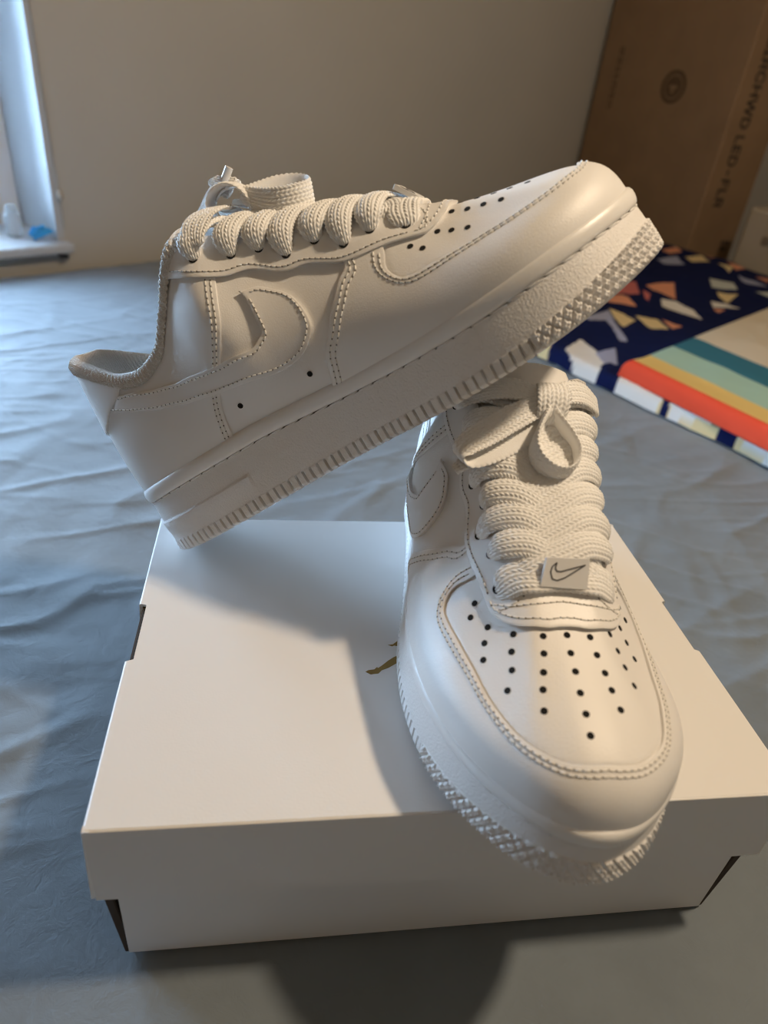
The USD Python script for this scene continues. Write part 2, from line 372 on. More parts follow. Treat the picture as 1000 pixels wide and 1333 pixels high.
CK_OUT = [(9.99, .69), (10.2, .69), (10.5, .69), (10.72, .66), (10.98, .59), (11.04, .49), (10.98, .38), (10.84, .31), (10.56, .235), (10.1, .19), (9.56, .18), (8.67, .205), (7.34, .30), (5.96, .51), (4.71, .67), (3.1, .70)]
CK_IN = [(9.99, .69), (10.07, .64), (10.07, .54), (10.04, .46), (10.01, .42), (9.87, .39), (9.60, .352), (9.11, .345), (8.17, .385), (7.09, .52), (5.48, .79), (3.6, .87)]
TAB = [(3.99, 1.0), (3.64, .86), (3.0, .72), (2.55, .61), (2.1, .53), (1.1, .485), (0., .475)]
EYELETS = [(9.22, .91), (10.2, .89), (10.88, .905), (11.37, .85), (12.03, .905), (12.47, .85), (13.11, .895), (13.93, .885)]
HOLES = [[(0.2345, 0), (.2419, 0), (.2496, 0), (.2580, 0), (.2662, 0), (.2742, 0)],
         [(.2343, .0096), (.2417, .0109), (.2489, .0122), (.2558, .0133), (.2636, .0144)], [(.2306, .0198), (.2371, .0212), (.2442, .0225), (.2512, .0248)],
         [(.2224, .0283), (.2280, .0298), (.2345, .0314)], [(.2096, .0320), (.2145, .0340)]]
def uv_near(x, y):                                   # (u, t) of the vamp point above plan position (x, y)
    U, T = np.meshgrid(np.linspace(11.5, 24.5, 261), np.linspace(.3, 1, 141), indexing='ij')
    if not hasattr(uv_near, 'S'): uv_near.S = surf0(U, T)
    S_ = uv_near.S; d = (S_[..., 0]-x)**2+(S_[..., 1]-y)**2
    i = np.unravel_index(d.argmin(), d.shape); return U[i], T[i]
# throat frame: a forward along the throat, y across, h off the tongue (template metres)
TP0 = np.array([.12, 0, .130]); TE = np.array([.894, 0, -.447]); TN = np.array([.447, 0, .894])
def tp(a, y, h): return TP0+TE*(a/1000.)+np.array([0, y/1000., 0])+TN*(h/1000.)
# ---- woven flat lace
def ribbon(C, Nn, width, thick=.0026, ds=.00042, cols=8, weave=.00075, pitch=.0022, nw=44, fold=0.):
    """Flat woven lace along the points C; Nn: up directions of its face; width: one value or one per point."""
    C = np.asarray(C, float); Nn = np.asarray(Nn, float)
    if Nn.ndim == 1: Nn = np.repeat(Nn[None], len(C), 0)
    w = np.broadcast_to(np.asarray(width, float), (len(C),))
    d = np.r_[0, np.cumsum(np.linalg.norm(np.diff(C, axis=0), axis=1)**.6)]
    g = np.linspace(0, d[-1], 600)
    cs = CubicSpline(d, C)(g); ns = PchipInterpolator(d, Nn)(g); ws = PchipInterpolator(d, w)(g)
    L = np.r_[0, np.cumsum(np.linalg.norm(np.diff(cs, axis=0), axis=1))]
    n = max(8, int(L[-1]/ds)); s = np.linspace(0, L[-1], n)
    f = lambda A: np.stack([np.interp(s, L, A[:, k]) for k in range(A.shape[1])], 1)
    c, nn, ww = f(cs), f(ns), np.interp(s, L, ws)
    t = np.gradient(c, axis=0); t /= np.linalg.norm(t, axis=1, keepdims=True)
    nn = nn-(nn*t).sum(1, keepdims=True)*t; nn /= np.linalg.norm(nn, axis=1, keepdims=True)
    b = np.cross(t, nn)
    nt, nb = 5*cols+1, 11
    cx = np.r_[np.linspace(-1, 1, nt), np.linspace(1, -1, nb+2)[1:-1]]; nw = len(cx)
    cz = np.r_[np.ones(nt), -np.ones(nb)]*np.maximum(1-np.abs(cx)**3.2, .0)**.5
    X = cx[None, :]*ww[:, None]/2; Z = np.repeat(cz[None, :]*thick/2, n, 0)
    Z = Z*np.clip(.0105/np.maximum(ww, .004), .85, 1.9)[:, None]
    cc = (cx[None, :]*.5+.5)*cols; col = np.floor(np.clip(cc, 0, cols-1e-6)); fx = cc-col
    sy = s[:, None]/pitch+np.where(col % 2 == 0, fx, -fx)*.95
    h = np.sin(np.pi*np.clip(fx, 0, 1))**.8*np.abs(np.sin(np.pi*sy))**.8
    h = np.where(np.arange(len(cx))[None, :] < nt, h, .5)
    hz = weave*(h-.5)*np.sign(Z); he = weave*.8*(np.abs(np.sin(np.pi*s[:, None]/pitch))-.5)*np.sign(cx)[None, :]*(np.abs(cx)[None, :] > .93)
    fo = fold*((X/np.maximum(ww[:, None]/2, 1e-6))**2-.4)
    V = c[:, None, :]+b[:, None, :]*(X+he)[..., None]+nn[:, None, :]*(Z+hz+fo)[..., None]
    V = V.reshape(-1, 3)
    k = np.arange(nw); k2 = (k+1) % nw
    i = np.arange(n-1)[:, None]*nw
    F = np.vstack([np.stack([(i+k), (i+k2), (i+nw+k2)], -1).reshape(-1, 3), np.stack([(i+k), (i+nw+k2), (i+nw+k)], -1).reshape(-1, 3)])
    e0, e1 = len(V), len(V)+1
    V = np.vstack([V, c[0], c[-1]])
    F = np.vstack([F, np.stack([np.full(nw, e0), k2, k], 1), np.stack([np.full(nw, e1), (n-1)*nw+k, (n-1)*nw+k2], 1)])
    m = trimesh.Trimesh(V, F, process=False)
    return m if m.volume > 0 else trimesh.Trimesh(V, F[:, ::-1], process=False)

def sole_mesh(part):
    """part 'wall': the moulded side with lugs, studs and pebbling; 'lip': the stitched rim."""
    NW = 2300
    w = np.arange(NW)/NW; p, nrm = plan_at(w); x = p[:, 0]; s = w*UL
    sp = spring(x); zt = fZ(np.clip(x, 0, .3))
    lipb = zt-.0086
    if part == 'lip':
        prof = [(-.0062, .0), (-.0040, .0006), (-.0024, .0004), (-.0012, -.0004), (-.0005, -.0018), (-.0003, -.0038), (-.0005, -.0058), (-.0009, -.0070), (-.0016, -.0078), (-.0034, -.0080)]
        pv = np.array(prof); V = []
        V = np.concatenate([(p[:, None, :]+nrm[:, None, :]*pv[None, :, :1]), (zt[:, None]+sp[:, None]+pv[None, :, 1])[..., None]], -1).reshape(-1, 3)
        F = grid_faces(NW, len(prof), wrap_n=True)
        m = trimesh.Trimesh(V, F, process=False)
        return m
    # height field rows
    zr = np.r_[np.linspace(0, .018, 46), np.linspace(.0188, 1, 26)]
    Z = np.where(zr[None, :] <= .018, zr[None, :], .018+(zr[None, :]-.0188)/(1-.0188)*(lipb[:, None]-.018))
    u = Z/lipb[:, None]
    D = .0004-.0022*u**1.6                                # wall leans in a little towards the lip
    D = D-.0030*np.clip(1-Z/.0022, 0, 1)**2               # rounded bottom edge
    # zones: studs round the toe and the heel, lugs in between
    toe_d = np.minimum(np.abs(s-TOE_W*UL), UL-np.abs(s-TOE_W*UL)); heel_d = np.minimum(s, UL-s)
    zs = np.clip(.0085+.0055*np.clip((.088-toe_d)/.07, 0, 1), 0, .014)      # height of the studded belt
    stud = ((toe_d < .086)[:, None] & (Z < zs[:, None]) & (Z > .0007))
    hstud = ((heel_d < .020)[:, None] & (Z < .0065) & (Z > .0007))
    px, pz = .0050, .0068
    a = s[:, None]/px; b = Z/pz
    # four-sided pyramids standing on their corners
    A = (a+b) % 1-.5; B = (a-b) % 1-.5
    pyr = 1-2*np.maximum(np.abs(A), np.abs(B))
    cross = np.clip(1.6*np.minimum(np.abs(A), np.abs(B))*2, 0, 1)
    SD = .0023*np.clip(pyr*1.7, 0, 1)*(.55+.45*cross)-.0005
    belt = np.clip((zs[:, None]+.0006-Z)/.0006, 0, 1)*np.clip((.0872-toe_d)/.002, 0, 1)[:, None]
    D = D+np.where(stud, SD, 0)+.0004*belt*(~stud)
    D = D+np.where(hstud, SD*.75, 0)
    lug = (toe_d > .0880)[:, None] & (heel_d > .022)[:, None]
    lp = .00462; ph = (s[:, None]/lp) % 1
    lz = .0078
    slot = lug & (ph < .27) & (Z < lz)
    D = D+np.where(slot, -.0021*np.clip((lz-Z)/.0007, 0, 1)*np.clip(np.minimum(ph, .27-ph)/.035, 0, 1), 0)
    D = D+np.where(lug & ~slot & (Z < lz), .0003, 0)
    # long wedge that runs forward from the heel on both sides
    wx = np.clip((.083-x)/.0015, 0, 1); wz = np.clip((.0205-Z)/.0007, 0, 1)*np.clip((Z-.0112)/.006, 0, 1)
    D = D+(wx[:, None]*wz)*.0008
    Zw = Z+sp[:, None]
    V = np.concatenate([p[:, None, :]+nrm[:, None, :]*D[..., None], Zw[..., None]], -1)
    # groove at the top and a flat underside
    top = np.concatenate([p+nrm*(-.0034), (lipb+sp-.0004)[:, None]], 1)
    b1 = np.concatenate([p+nrm*(-.0065), (sp+.0001)[:, None]], 1)
    b2 = np.concatenate([p*np.array([.6, .6])+np.array([.06, 0]), (spring(p[:, 0]*.6+.06)+.0001)[:, None]], 1)
    V = np.concatenate([b2[:, None], b1[:, None], V, top[:, None]], 1); nr = V.shape[1]
    F = grid_faces(NW, nr, wrap_n=True)
    V = V.reshape(-1, 3)
    # the pale centre of the underside
    c = len(V); V = np.vstack([V, [[.15, 0, .0001]]]); k = np.arange(NW)
    F = np.vstack([F, np.stack([np.full(NW, c), k*nr, ((k+1) % NW)*nr], 1)])
    m = trimesh.Trimesh(V, F, process=False)
    return m

def build_sneaker(label, rot, pos, left, bow):
    X = np.diag([1, -1, 1.]) if left else np.eye(3)
    rot = np.array(rot)
    mt = Gf.Matrix4d(*rot[:, 0], 0, *rot[:, 1], 0, *rot[:, 2], 0, *pos, 1)
    root = thing('sneaker', label, 'shoe', mt, 'pair of white low-top sneakers')
    def put(name, m, material, smooth=35, **kw):
        parent = kw.pop('parent', root)
        m = trimesh.Trimesh(np.asarray(m.vertices)@X*SK, np.asarray(m.faces)[:, ::-1] if left else np.asarray(m.faces), process=False)
        return obj(name, m, material, parent, smooth, **kw)
    def outward(m, c=(.15, 0, .02)):                      # make sure a closed loft faces out
        n = m.face_normals; d = ((m.triangles_center-np.array(c))*n*m.area_faces[:, None]).sum()
        if d < 0: m = trimesh.Trimesh(m.vertices, m.faces[:, ::-1], process=False)
        return m
    # ---- sole
    sole = put('sole', outward(sole_mesh('wall')), 'rubber', 38)
    lip = put('sole_rim', outward(sole_mesh('lip')), 'rubber_lip', 50)
    # dark stitched groove between wall and rim, with pale thread across it
    NWg = 260; wg = np.arange(NWg)/NWg; pg, ng = plan_at(wg); zg = fZ(np.clip(pg[:, 0], 0, .3))-.0084+spring(pg[:, 0])
    ths = []
    for i in range(78):
        w0 = (i+.5)/78; p_, n_ = plan_at(np.array([w0])); p_, n_ = p_[0], n_[0]; t_ = np.array([-n_[1], n_[0]])
        z_ = float(fZ(np.clip(p_[0], 0, .3))-.0083+spring(p_[0]))
        R = np.stack([np.r_[t_, 0], np.r_[n_, 0], [0, 0, 1]], 1)
        ths.append((_st.vertices*[.0044, .0006, .00050])@R.T+np.r_[p_-n_*.0019, z_])
    k = len(_st.vertices)
    put('rim_stitching', trimesh.Trimesh(np.vstack(ths), np.vstack([_st.faces+i*k for i in range(78)]), process=False), 'rubber', True, parent=lip, kind='stuff')
    gv = np.concatenate([np.concatenate([pg-ng*.0030, (zg-.0012)[:, None]], 1)[:, None], np.concatenate([pg-ng*.0030, (zg+.0012)[:, None]], 1)[:, None]], 1)
    put('rim_groove', outward(trimesh.Trimesh(gv.reshape(-1, 3), grid_faces(NWg, 2, True), process=False)), 'gap', True, parent=lip, label='dark stitched groove under the rim')
    # ---- upper shell: outside, rolled edge, inside
    uu = np.linspace(0, 36, 361)[:-1]; tt = np.linspace(0, 1, 44)
    U, T = np.meshgrid(uu, tt, indexing='ij')
    Vo = surf(U, T, np.zeros_like(T))
    ti = np.linspace(1, .45, 16); Ui, Ti = np.meshgrid(uu, ti, indexing='ij')
    Vi = surf(Ui, Ti, np.full_like(Ti, -.0024))
    V = np.concatenate([Vo, Vi], 1)
    m = trimesh.Trimesh(V.reshape(-1, 3), grid_faces(360, V.shape[1], True), process=False)
    put('upper', outward(m, (.15, 0, .05)), 'leather', 50)
    # ---- padded collar lining: a knit roll along the heel opening, running down inside
    ul = np.linspace(-9.0, 9.0, 480)
    Pl, Nl = surf0(ul % 36, np.ones_like(ul)), normal0(ul % 36, np.full_like(ul, .97))
    Bl = Pl-surf0(ul % 36, np.full_like(ul, .96)); Bl /= np.linalg.norm(Bl, axis=1, keepdims=True)
    prof = [(.0014, -.0034), (.0034, -.0014), (.0036, .0018), (.0014, .0046), (-.0018, .0056), (-.0048, .0046), (-.0068, .0016), (-.0074, -.0020), (-.0080, -.0080), (-.0076, -.0180), (-.0064, -.0300), (-.0060, -.0420)]
    prof = prof[:8]
    gs = 1+.40*np.clip((np.abs(ul)-7.2)/1.2, 0, 1); gs = (gs*np.sqrt(np.clip((9.06-np.abs(ul))/.35, 0, 1)))[:, None]
    cs_ = np.clip((np.abs(ul)-7.5)/1.1, 0, 1)[:, None]*np.clip((9.06-np.abs(ul))/.3, 0, 1)[:, None]; Pl = Pl+(Nl*.0006+Bl*.0012)*cs_
    Vl = np.stack([Pl+(Nl*a+Bl*max(b, 0))*gs+Bl*min(b, 0) for a, b in prof]+[surf(ul % 36, np.full_like(ul, tk), np.full_like(ul, -.0072)) for tk in (.86, .74, .62, .50, .38, .26)], 1)
    prof = prof+[0]*6
    Vl = Vl+Nl[:, None]*(.00042*np.sin(np.arange(480)*np.pi/2+.4))[:, None, None]*(np.arange(len(prof)) < 8)[None, :, None]
    m = trimesh.Trimesh(Vl.reshape(-1, 3), grid_faces(480, len(prof)), process=False)
    put('collar_lining', outward(m, (.05, 0, .03)), 'lining', True, label='greyish knit collar lining')
    # insole seen through the opening
    # ---- panels
    lat = lambda uv: [tuple(r) for r in mir(uv)]
    tb = curve(TOEBOX, 8); tbm = mir(tb)
    toebox_uv = np.vstack([[(14.0, .87), (13.3, .87)], tb, tbm[1:], [(36-13.3, .87), (36-14.0, .87)], [(20.8, .93), (18, .955), (15.2, .93)]])
    hole_uv = []
    for k_, row in enumerate(HOLES):
        for x_, y_ in row:
            for sgn in ((1, -1) if k_ else (1,)): hole_uv.append(uv_near(x_, y_*sgn))
    hq = to_m(np.array(hole_uv))
    # a round hole on the shoe is squeezed in the cutting plane at the toe, so cut it by its true size
    put('toe_box', panel(toebox_uv, .0006, -.0002, step=.0016), 'leather', 35)
    dsk = trimesh.creation.cylinder(.00138, .0004, sections=16)
    for (u_, t_) in hole_uv:
        c_ = surf(np.array([u_]), np.array([t_]), np.array([.00070]))[0]; n_ = normal0(np.array([u_]), np.array([t_]))[0]
        a_ = np.cross(n_, [0, 1, 0]); a_ /= np.linalg.norm(a_); b_ = np.cross(n_, a_)
        put('perforation', frame(dsk, a_, b_, n_, c_-n_*.0001), 'hole', False)
    s2 = curve(SEAM2, 6)
    guard = np.vstack([s2, [(q_, 0) for q_ in np.linspace(11, 25, 29)], mir(s2), [(23.3, .84), (22.9, .84)], tbm[::-1][::-1][::-1][:0].reshape(0, 2)]) if False else \
        np.vstack([s2, [(q_, 0.) for q_ in np.linspace(11, 25, 29)], mir(s2), [(36-12.6, .84), (36-12.95, .84)], mir(tb)[::-1], tb[::-1], [(12.95, .84), (12.6, .84)]])
    put('toe_guard', panel(guard, .0018, 0., step=.0014, bevel=.0005), 'leather', 35)
    s1 = curve(SEAM1, 6)
    coll = [(8.95, .90), (8.3, .95), (7.87, 1.0)]
    heel = np.vstack([s1, coll, [(q_, 1.) for q_ in np.linspace(7.4, -7.4, 60)], [(-a_, b_) for a_, b_ in coll[::-1]], [(-a_, b_) for a_, b_ in s1[::-1]], [(q_, 0.) for q_ in np.linspace(-6.4, 6.4, 40)]])
    put('heel_panel', panel(heel, .0010, 0., step=.0014, bevel=.0005), 'leather_smooth', 35)
    tabc = np.array(TAB); tabp = np.vstack([tabc, [(-a_, b_) for a_, b_ in TAB[:-1][::-1]], [(q_, 1.) for q_ in np.linspace(-3.6, 3.6, 22)]])
    tab = put('heel_tab', panel(tabp, .0024, .0009, step=.0012, bevel=.0006), 'leather_smooth', 35)
    el = np.vstack([EYELOW, BARLOW]); el = np.vstack([dense(curve(EYELOW, 6), .02), BARLOW])
    eye = np.vstack([el, mir(el)[1:], [(q_, 1.) for q_ in np.linspace(36-8.2, 8.2, 120)]])
    eyestay = put('eyestay', panel(eye, .0029, 0., step=.0013, bevel=.0006), 'leather_smooth', 35)
    ck = np.vstack([curve(CK_OUT, 6), curve(CK_IN, 6)[::-1][:-1]])
    for side in (0, 1):
        uv = ck if side == 0 else mir(ck)
        put('check_emblem', panel(uv, .0023, 0., step=.0010, lattice=.0020, bevel=.0005), 'leather_smooth', 35)
    for u_, t_ in ((10.29, .11), (7.72, .14)):
        c_ = surf(np.array([u_]), np.array([t_]), np.array([.0002]))[0]; n_ = normal0(np.array([u_]), np.array([t_]))[0]
        a_ = np.cross(n_, [0, 0, 1]); a_ /= np.linalg.norm(a_); b_ = np.cross(n_, a_)
        put('vent_hole', frame(dsk, a_, b_, n_, c_), 'hole', False)
    # ---- stitching
    L_heel, L_guard, L_eye, L_ck = [], [], [], []
    s1v, s2v, elv = curve(SEAM1[:9], 8), curve(SEAM2, 8), curve(EYELOW, 8)
    for fm_ in (lambda q: q, lambda q: mir(q)[::-1]):
        sg = 1 if fm_(np.array([[0, 0.], [1, 0]]))[1, 0] == 1 else -1
        for ins in (.0022, .0044): L_heel.append(seam_pts(fm_(s1v), inset=ins*sg, off=.00105))
        for ins in (.0022, .0044): L_guard.append(seam_pts(fm_(s2v), inset=ins*sg, off=.00185))
        for ins in (.0020, .0043): L_guard.append(seam_pts(fm_(tb[4:]), inset=-ins*sg, off=.00185))
        L_eye.append(seam_pts(fm_(elv), inset=.0019*sg, off=.00295, pitch=.0027))
        L_eye.append(seam_pts(fm_(np.array(BARLOW)), inset=.0017*sg, off=.00295, pitch=.0027))
        L_eye.append(seam_pts(fm_(curve([(13.98, .83), (14.7, .89), (15.9, .945), (17.2, .965), (18, .968)], 8)), inset=0, off=.00295, pitch=.0027))
        L_eye.append(seam_pts(fm_(np.array([(14.1, .82), (14.6, .875), (15.3, .95)])), inset=.0, off=.00295, pitch=.0027))
        L_ck.append(seam_pts(fm_(curve(CK_OUT[1:], 8)), inset=-.0018*sg, off=.00235, pitch=.0027))
        L_ck.append(seam_pts(fm_(curve(CK_IN, 8)[4:]), inset=.0018*sg, off=.00235, pitch=.0027))
    for nm, L in (('heel_stitching', L_heel), ('toe_stitching', L_guard), ('eyestay_stitching', L_eye), ('emblem_stitching', L_ck)):
        th, ho = stitches(L)
        pr = put(nm, th, 'thread', True, kind='stuff')
        put('needle_holes', ho, 'thread_hole', False, kind='stuff', label='dark needle holes along the seams', parent=pr)
    # ---- eyelets
    ey = trimesh.creation.cylinder(.0023, .0006, sections=20)
    for sgn in (1, -1):
        for u_, t_ in EYELETS:
            u2 = u_ if sgn > 0 else 36-u_
            c_ = surf(np.array([u2]), np.array([t_]), np.array([.0029]))[0]; n_ = normal0(np.array([u2]), np.array([t_]))[0]
            a_ = np.cross(n_, [0, 1, 0]); a_ /= np.linalg.norm(a_); b_ = np.cross(n_, a_)
            put('eyelet', frame(ey, a_, b_, n_, c_), 'hole', False)
    # ---- tongue
    ta = np.linspace(-12, 108, 60); hw = np.interp(ta, [-12, 0, 20, 60, 100, 108], [21, 25, 27, 22.5, 17, 14.])
    hc = np.interp(ta, [-12, 0, 30, 60, 90, 108], [5.0, 2.6, .6, -.6, -2.0, -4.5])
    yy = np.linspace(-1, 1, 25)
    topf = np.array([[tp(a, y*w_, h-5.5*abs(y)**2.2-(8 if a < -11 else 0)*0) for y in yy] for a, w_, h in zip(ta, hw, hc)])
    bot = topf-TN*.0058; bot[:, :, :] = bot
    ring = np.concatenate([topf, bot[:, ::-1]], 1)
    m = trimesh.Trimesh(ring.reshape(-1, 3), np.vstack([grid_faces(60, 50)]), process=False)
    nR = 50
    capf = []
    for r in (0, 59):
        for j in range(24): capf += [[r*nR+j, r*nR+j+1, r*nR+49-j-1], [r*nR+j, r*nR+49-j-1, r*nR+49-j]]
    clos = [[i*nR+49, (i+1)*nR+49, (i+1)*nR] for i in range(59)]+[[i*nR+49, (i+1)*nR, i*nR] for i in range(59)]
    m = trimesh.Trimesh(m.vertices, np.vstack([m.faces, capf, clos]), process=True); trimesh.repair.fix_normals(m)
    tongue = put('tongue', m, 'tongue_leather', 50)
    lab = np.array([[tp(a, y*17, float(np.interp(a, ta, hc))-5.5*abs(y*.75)**2.2+.7) for y in np.linspace(-1, 1, 17)] for a in np.linspace(-9, 9, 14)])
    labm = trimesh.Trimesh(np.concatenate([lab, lab-TN*.0009], 0).reshape(-1, 3), np.vstack([grid_faces(14, 17), grid_faces(14, 17)[:, ::-1]+14*17]), process=False)
    put('tongue_label', labm if (labm.face_normals[0]@TN) > 0 else trimesh.Trimesh(labm.vertices, labm.faces[:, ::-1], process=False), 'leather_smooth', True, parent=tongue)
    # ---- laces
    def eyept(i, sgn, off):
        u_, t_ = EYELETS[i]; u2 = u_ if sgn > 0 else 36-u_
        return surf(np.array([u2]), np.array([t_]), np.array([off]))[0], normal0(np.array([u2]), np.array([t_]))[0]
    def edgept(i, sgn, f=-.001):
        u_, t_ = EYELETS[i]; ux_ = np.linspace(8.5, 17.9, 400); xe_ = float(surf(np.array([u_]), np.array([t_]), np.array([0.]))[0][0])
        u_ = float(np.interp(xe_+f, _ix(ux_), ux_)); u2 = u_ if sgn > 0 else 36-u_
        return surf(np.array([u2]), np.array([1.]), np.array([.0034]))[0], normal0(np.array([u2]), np.array([.97]))[0]
    def cross(i, j, sgn, h, wid=.0150, jit=0., i_h=0.):
        """From eyelet i on side sgn over the tongue to eyelet j on the other side."""
        e0, n0 = eyept(i, sgn, -.0008); e1, n1 = eyept(j, -sgn, -.0008)
        g0, m0 = edgept(i, sgn, .0020); g1, m1 = edgept(j, -sgn, .0075 if j < 6 else (.003 if j == 6 else -.0045))
        pts = [e0, e0+n0*.0042+(g0-e0)*.20, (e0*.35+g0*.65)+n0*.0046, ]
        ups = [n0*.3+(g0-e0)/np.linalg.norm(g0-e0)*-1.0, n0, n0*.6+TN*.4]
        wds = [.0052, .0090, wid*.86]
        A, B = g0+TN*.0034, g1*np.array([1, .78, 1])+TN*.0016
        for f in (.20, .47, .74):
            pts.append(A*(1-f)+B*f+TE*((f-.5)*.004)+TN*(h*(1-(2*f-1)**2)+.0012*(1-f))); ups.append(TN); wds.append(wid)
        pts += [B+TE*.003, g1*np.array([1, 1.02, 1])+TE*.0036-TN*.0040]
        ups += [TN-np.array([0, .25*sgn, 0]), TN-np.array([0, .9*sgn, 0])]
        wds += [wid*.97, wid*.86]
        return ribbon(pts, np.array(ups), wds, fold=-.0017)
    for i in range(6, -1, -1):
        put('lace_strand', cross(i, i+1, -1, .0008, .0142), 'lace_cotton', True)
        put('lace_strand', cross(i, i+1, 1, .0030, .0146), 'lace_cotton', True)
    def low(sgn):
        e0, n0 = eyept(7, sgn, -.0008)
        Y = lambda x, y, z: np.array([x, y*sgn, z])
        return [e0, e0+n0*.0045+Y(.0004, -.002, .0008), Y(.2128, .0195, .0832), Y(.2146, .0122, .0862)], [n0*.3+Y(0, .9, .4), n0+TN*.3, TN+Y(0, .35, 0), TN]
    (pa, ua), (pb, ub) = low(1), low(-1)
    put('lace_strand', ribbon(pa+[np.array([.2150, 0, .0858])]+pb[::-1], np.array(ua+[TN]+ub[::-1]), [.0060, .0125, .0152, .0142, .0105, .0142, .0152, .0125, .0060], thick=.0042), 'lace_cotton', True)
    # lace tag with its outlined check on the lowest strand
    tc = np.array([.2152, .0008 if not left else -.0008, .0893])
    zx = np.array([0, 1, 0]); tn = TN*.86+TE*.51; tn /= np.linalg.norm(tn); ty = np.cross(tn, zx)
    pl = trimesh.creation.extrude_polygon(Polygon([(-.0108, -.0052), (-.0086, .0066), (.0096, .0066), (.0090, -.0060)]).buffer(-.0006).buffer(.0006), .0022)
    tagp = put('lace_tag', frame(pl, zx, ty, tn, tc), 'tag_metal', 30, label='pale grey metal lace tag')
    c1 = np.array([(-.0068, .0008), (-.0062, .0030), (-.0044, .0046), (-.0050, .0026), (-.0044, .0012), (-.0026, .0010), (.0075, .0040), (-.0008, -.0014), (-.0040, -.0026), (-.0060, -.0020)])*[1 if not left else -1, 1]
    ring_ = Polygon(dense(np.vstack([c1, c1[:1]]), .0003)).buffer(0)
    ck_ = ring_.buffer(.0003).difference(ring_.buffer(-.00022))
    ckm = cat_([trimesh.creation.extrude_polygon(g, .0003) for g in getattr(ck_, 'geoms', [ck_])])
    put('tag_emblem', frame(ckm, zx, ty, tn, tc+tn*.0021), 'tag_ink', False, parent=tagp, label='dark outlined check mark')
    # ---- bow
    B_ = lambda L: np.array([tp(*q) for q in L])
    for nm, pts, ups, wid in bow:
        up = np.array(ups, float)
        if up.ndim == 1: up = np.repeat(up[None], len(pts), 0)
        P_ = B_(pts)
        Uw = up[:, :1]*TE+up[:, 1:2]*np.array([0, 1., 0])+up[:, 2:3]*TN
        if nm == 'aglet':
            d_ = P_[-1]-P_[0]; L_ = np.linalg.norm(d_); m = trimesh.creation.cylinder(.0020, L_, sections=18); m = m.slice_plane([0, 0, 0], [0, 0, 1]) if False else m
            z_ = d_/L_; a_ = np.cross(z_, [0, 1, 0]); a_ /= np.linalg.norm(a_)
            put('aglet', frame(m, a_, np.cross(z_, a_), z_, (P_[0]+P_[-1])/2), 'aglet', 40)
        else:
            put(nm, ribbon(P_, Uw, np.array(wid)/1000., thick=.0022), 'lace_cotton', True)
    return root

# ================================================================ setting
def quad_box(name, o, X, Y, Z, sx, sy, sz, mat_, parent='/World', **kw):   # box from corner o along X, Y, Z
    b = trimesh.creation.box((sx, sy, sz)); b.apply_translation((sx/2, sy/2, sz/2))
    return obj(name, frame(b, X, Y, Z, o), mat_, parent, False, **kw)
FLOOR_Z = -.55
def st(p): return tag(p, kind='structure')
WIN_R, WIN_L, WIN_B, WIN_T = .107, -.86, .030, .53
# back wall with the window opening, 0.24 m thick
wp_ = trimesh.creation.extrude_polygon(Polygon([(-2.02, FLOOR_Z), (2.74, FLOOR_Z), (2.74, FLOOR_Z+2.5), (-2.02, FLOOR_Z+2.5)]).difference(shapely.box(WIN_L, WIN_B, WIN_R, WIN_T)), .24)
st(obj('wall_back', frame(wp_, WU, WZ, WN, WA+WN*.0) if np.linalg.det(np.stack([WU, WZ, WN], 1)) > 0 else frame(wp_, WU, WZ, WN, WA), 'wall_paint', smooth=False))
st(quad_box('wall_right', wp(2.62, .24, FLOOR_Z), WU, -WN, WZ, .12, 3.76, 2.50, 'wall_paint'))
st(quad_box('wall_left', wp(-2.02, .24, FLOOR_Z), WU, -WN, WZ, .12, 3.76, 2.50, 'wall_paint_beige'))
st(quad_box('wall_front', wp(-2.02, -3.40, FLOOR_Z), WU, -WN, WZ, 4.76, .12, 2.50, 'wall_paint_beige'))
st(quad_box('floor', wp(-2.02, .24, FLOOR_Z-.1), WU, -WN, WZ, 4.76, 3.76, .1, 'floor_wood'))
st(quad_box('ceiling', wp(-2.02, .24, FLOOR_Z+2.46), WU, -WN, WZ, 4.76, 3.76, .1, 'ceiling_paint'))
# window: plaster reveal, white frame, pane, sill board
window = UsdGeom.Xform.Define(stage, '/World/window_1').GetPrim(); st(window)
for a, b, c, d in ((WIN_R-.0005, WIN_R+.012, WIN_B, WIN_T), (WIN_L-.012, WIN_L+.0005, WIN_B, WIN_T)):
    quad_box('reveal', wp(a, -.001, c), WU, WN, WZ, b-a, .17, d-c, 'white_paint', window)
quad_box('reveal', wp(WIN_L, -.001, WIN_T-.004), WU, WN, WZ, WIN_R-WIN_L, .17, .012, 'white_paint', window)
fr = []
def bar(a, b, c, d, n0=.150, n1=.19): fr.append(frame(trimesh.creation.box((b-a, n1-n0, d-c)), WU, WN, WZ, wp((a+b)/2, (n0+n1)/2, (c+d)/2)))
bar(WIN_R-.046, WIN_R, WIN_B, WIN_T); bar(WIN_L, WIN_L+.046, WIN_B, WIN_T); bar(WIN_L, WIN_R, WIN_B, WIN_B+.030); bar(WIN_L, WIN_R, WIN_T-.05, WIN_T); bar(-.41, -.35, WIN_B, WIN_T)
for q in fr: obj('window_frame', q, 'frame_white', window, False)
fr.clear()
for a, b in ((WIN_R-.098, WIN_R-.046), (-.35, -.30), (-.46, -.41), (WIN_L+.046, WIN_L+.096)): bar(a, b, WIN_B+.030, WIN_T-.05, .158, .195)
for a, b in ((-.30, WIN_R-.098), (WIN_L+.096, -.46)): bar(a, b, WIN_B+.03, WIN_B+.062, .158, .195); bar(a, b, WIN_T-.082, WIN_T-.05, .158, .195)
for q in fr: obj('sash', q, 'frame_white', window, False)
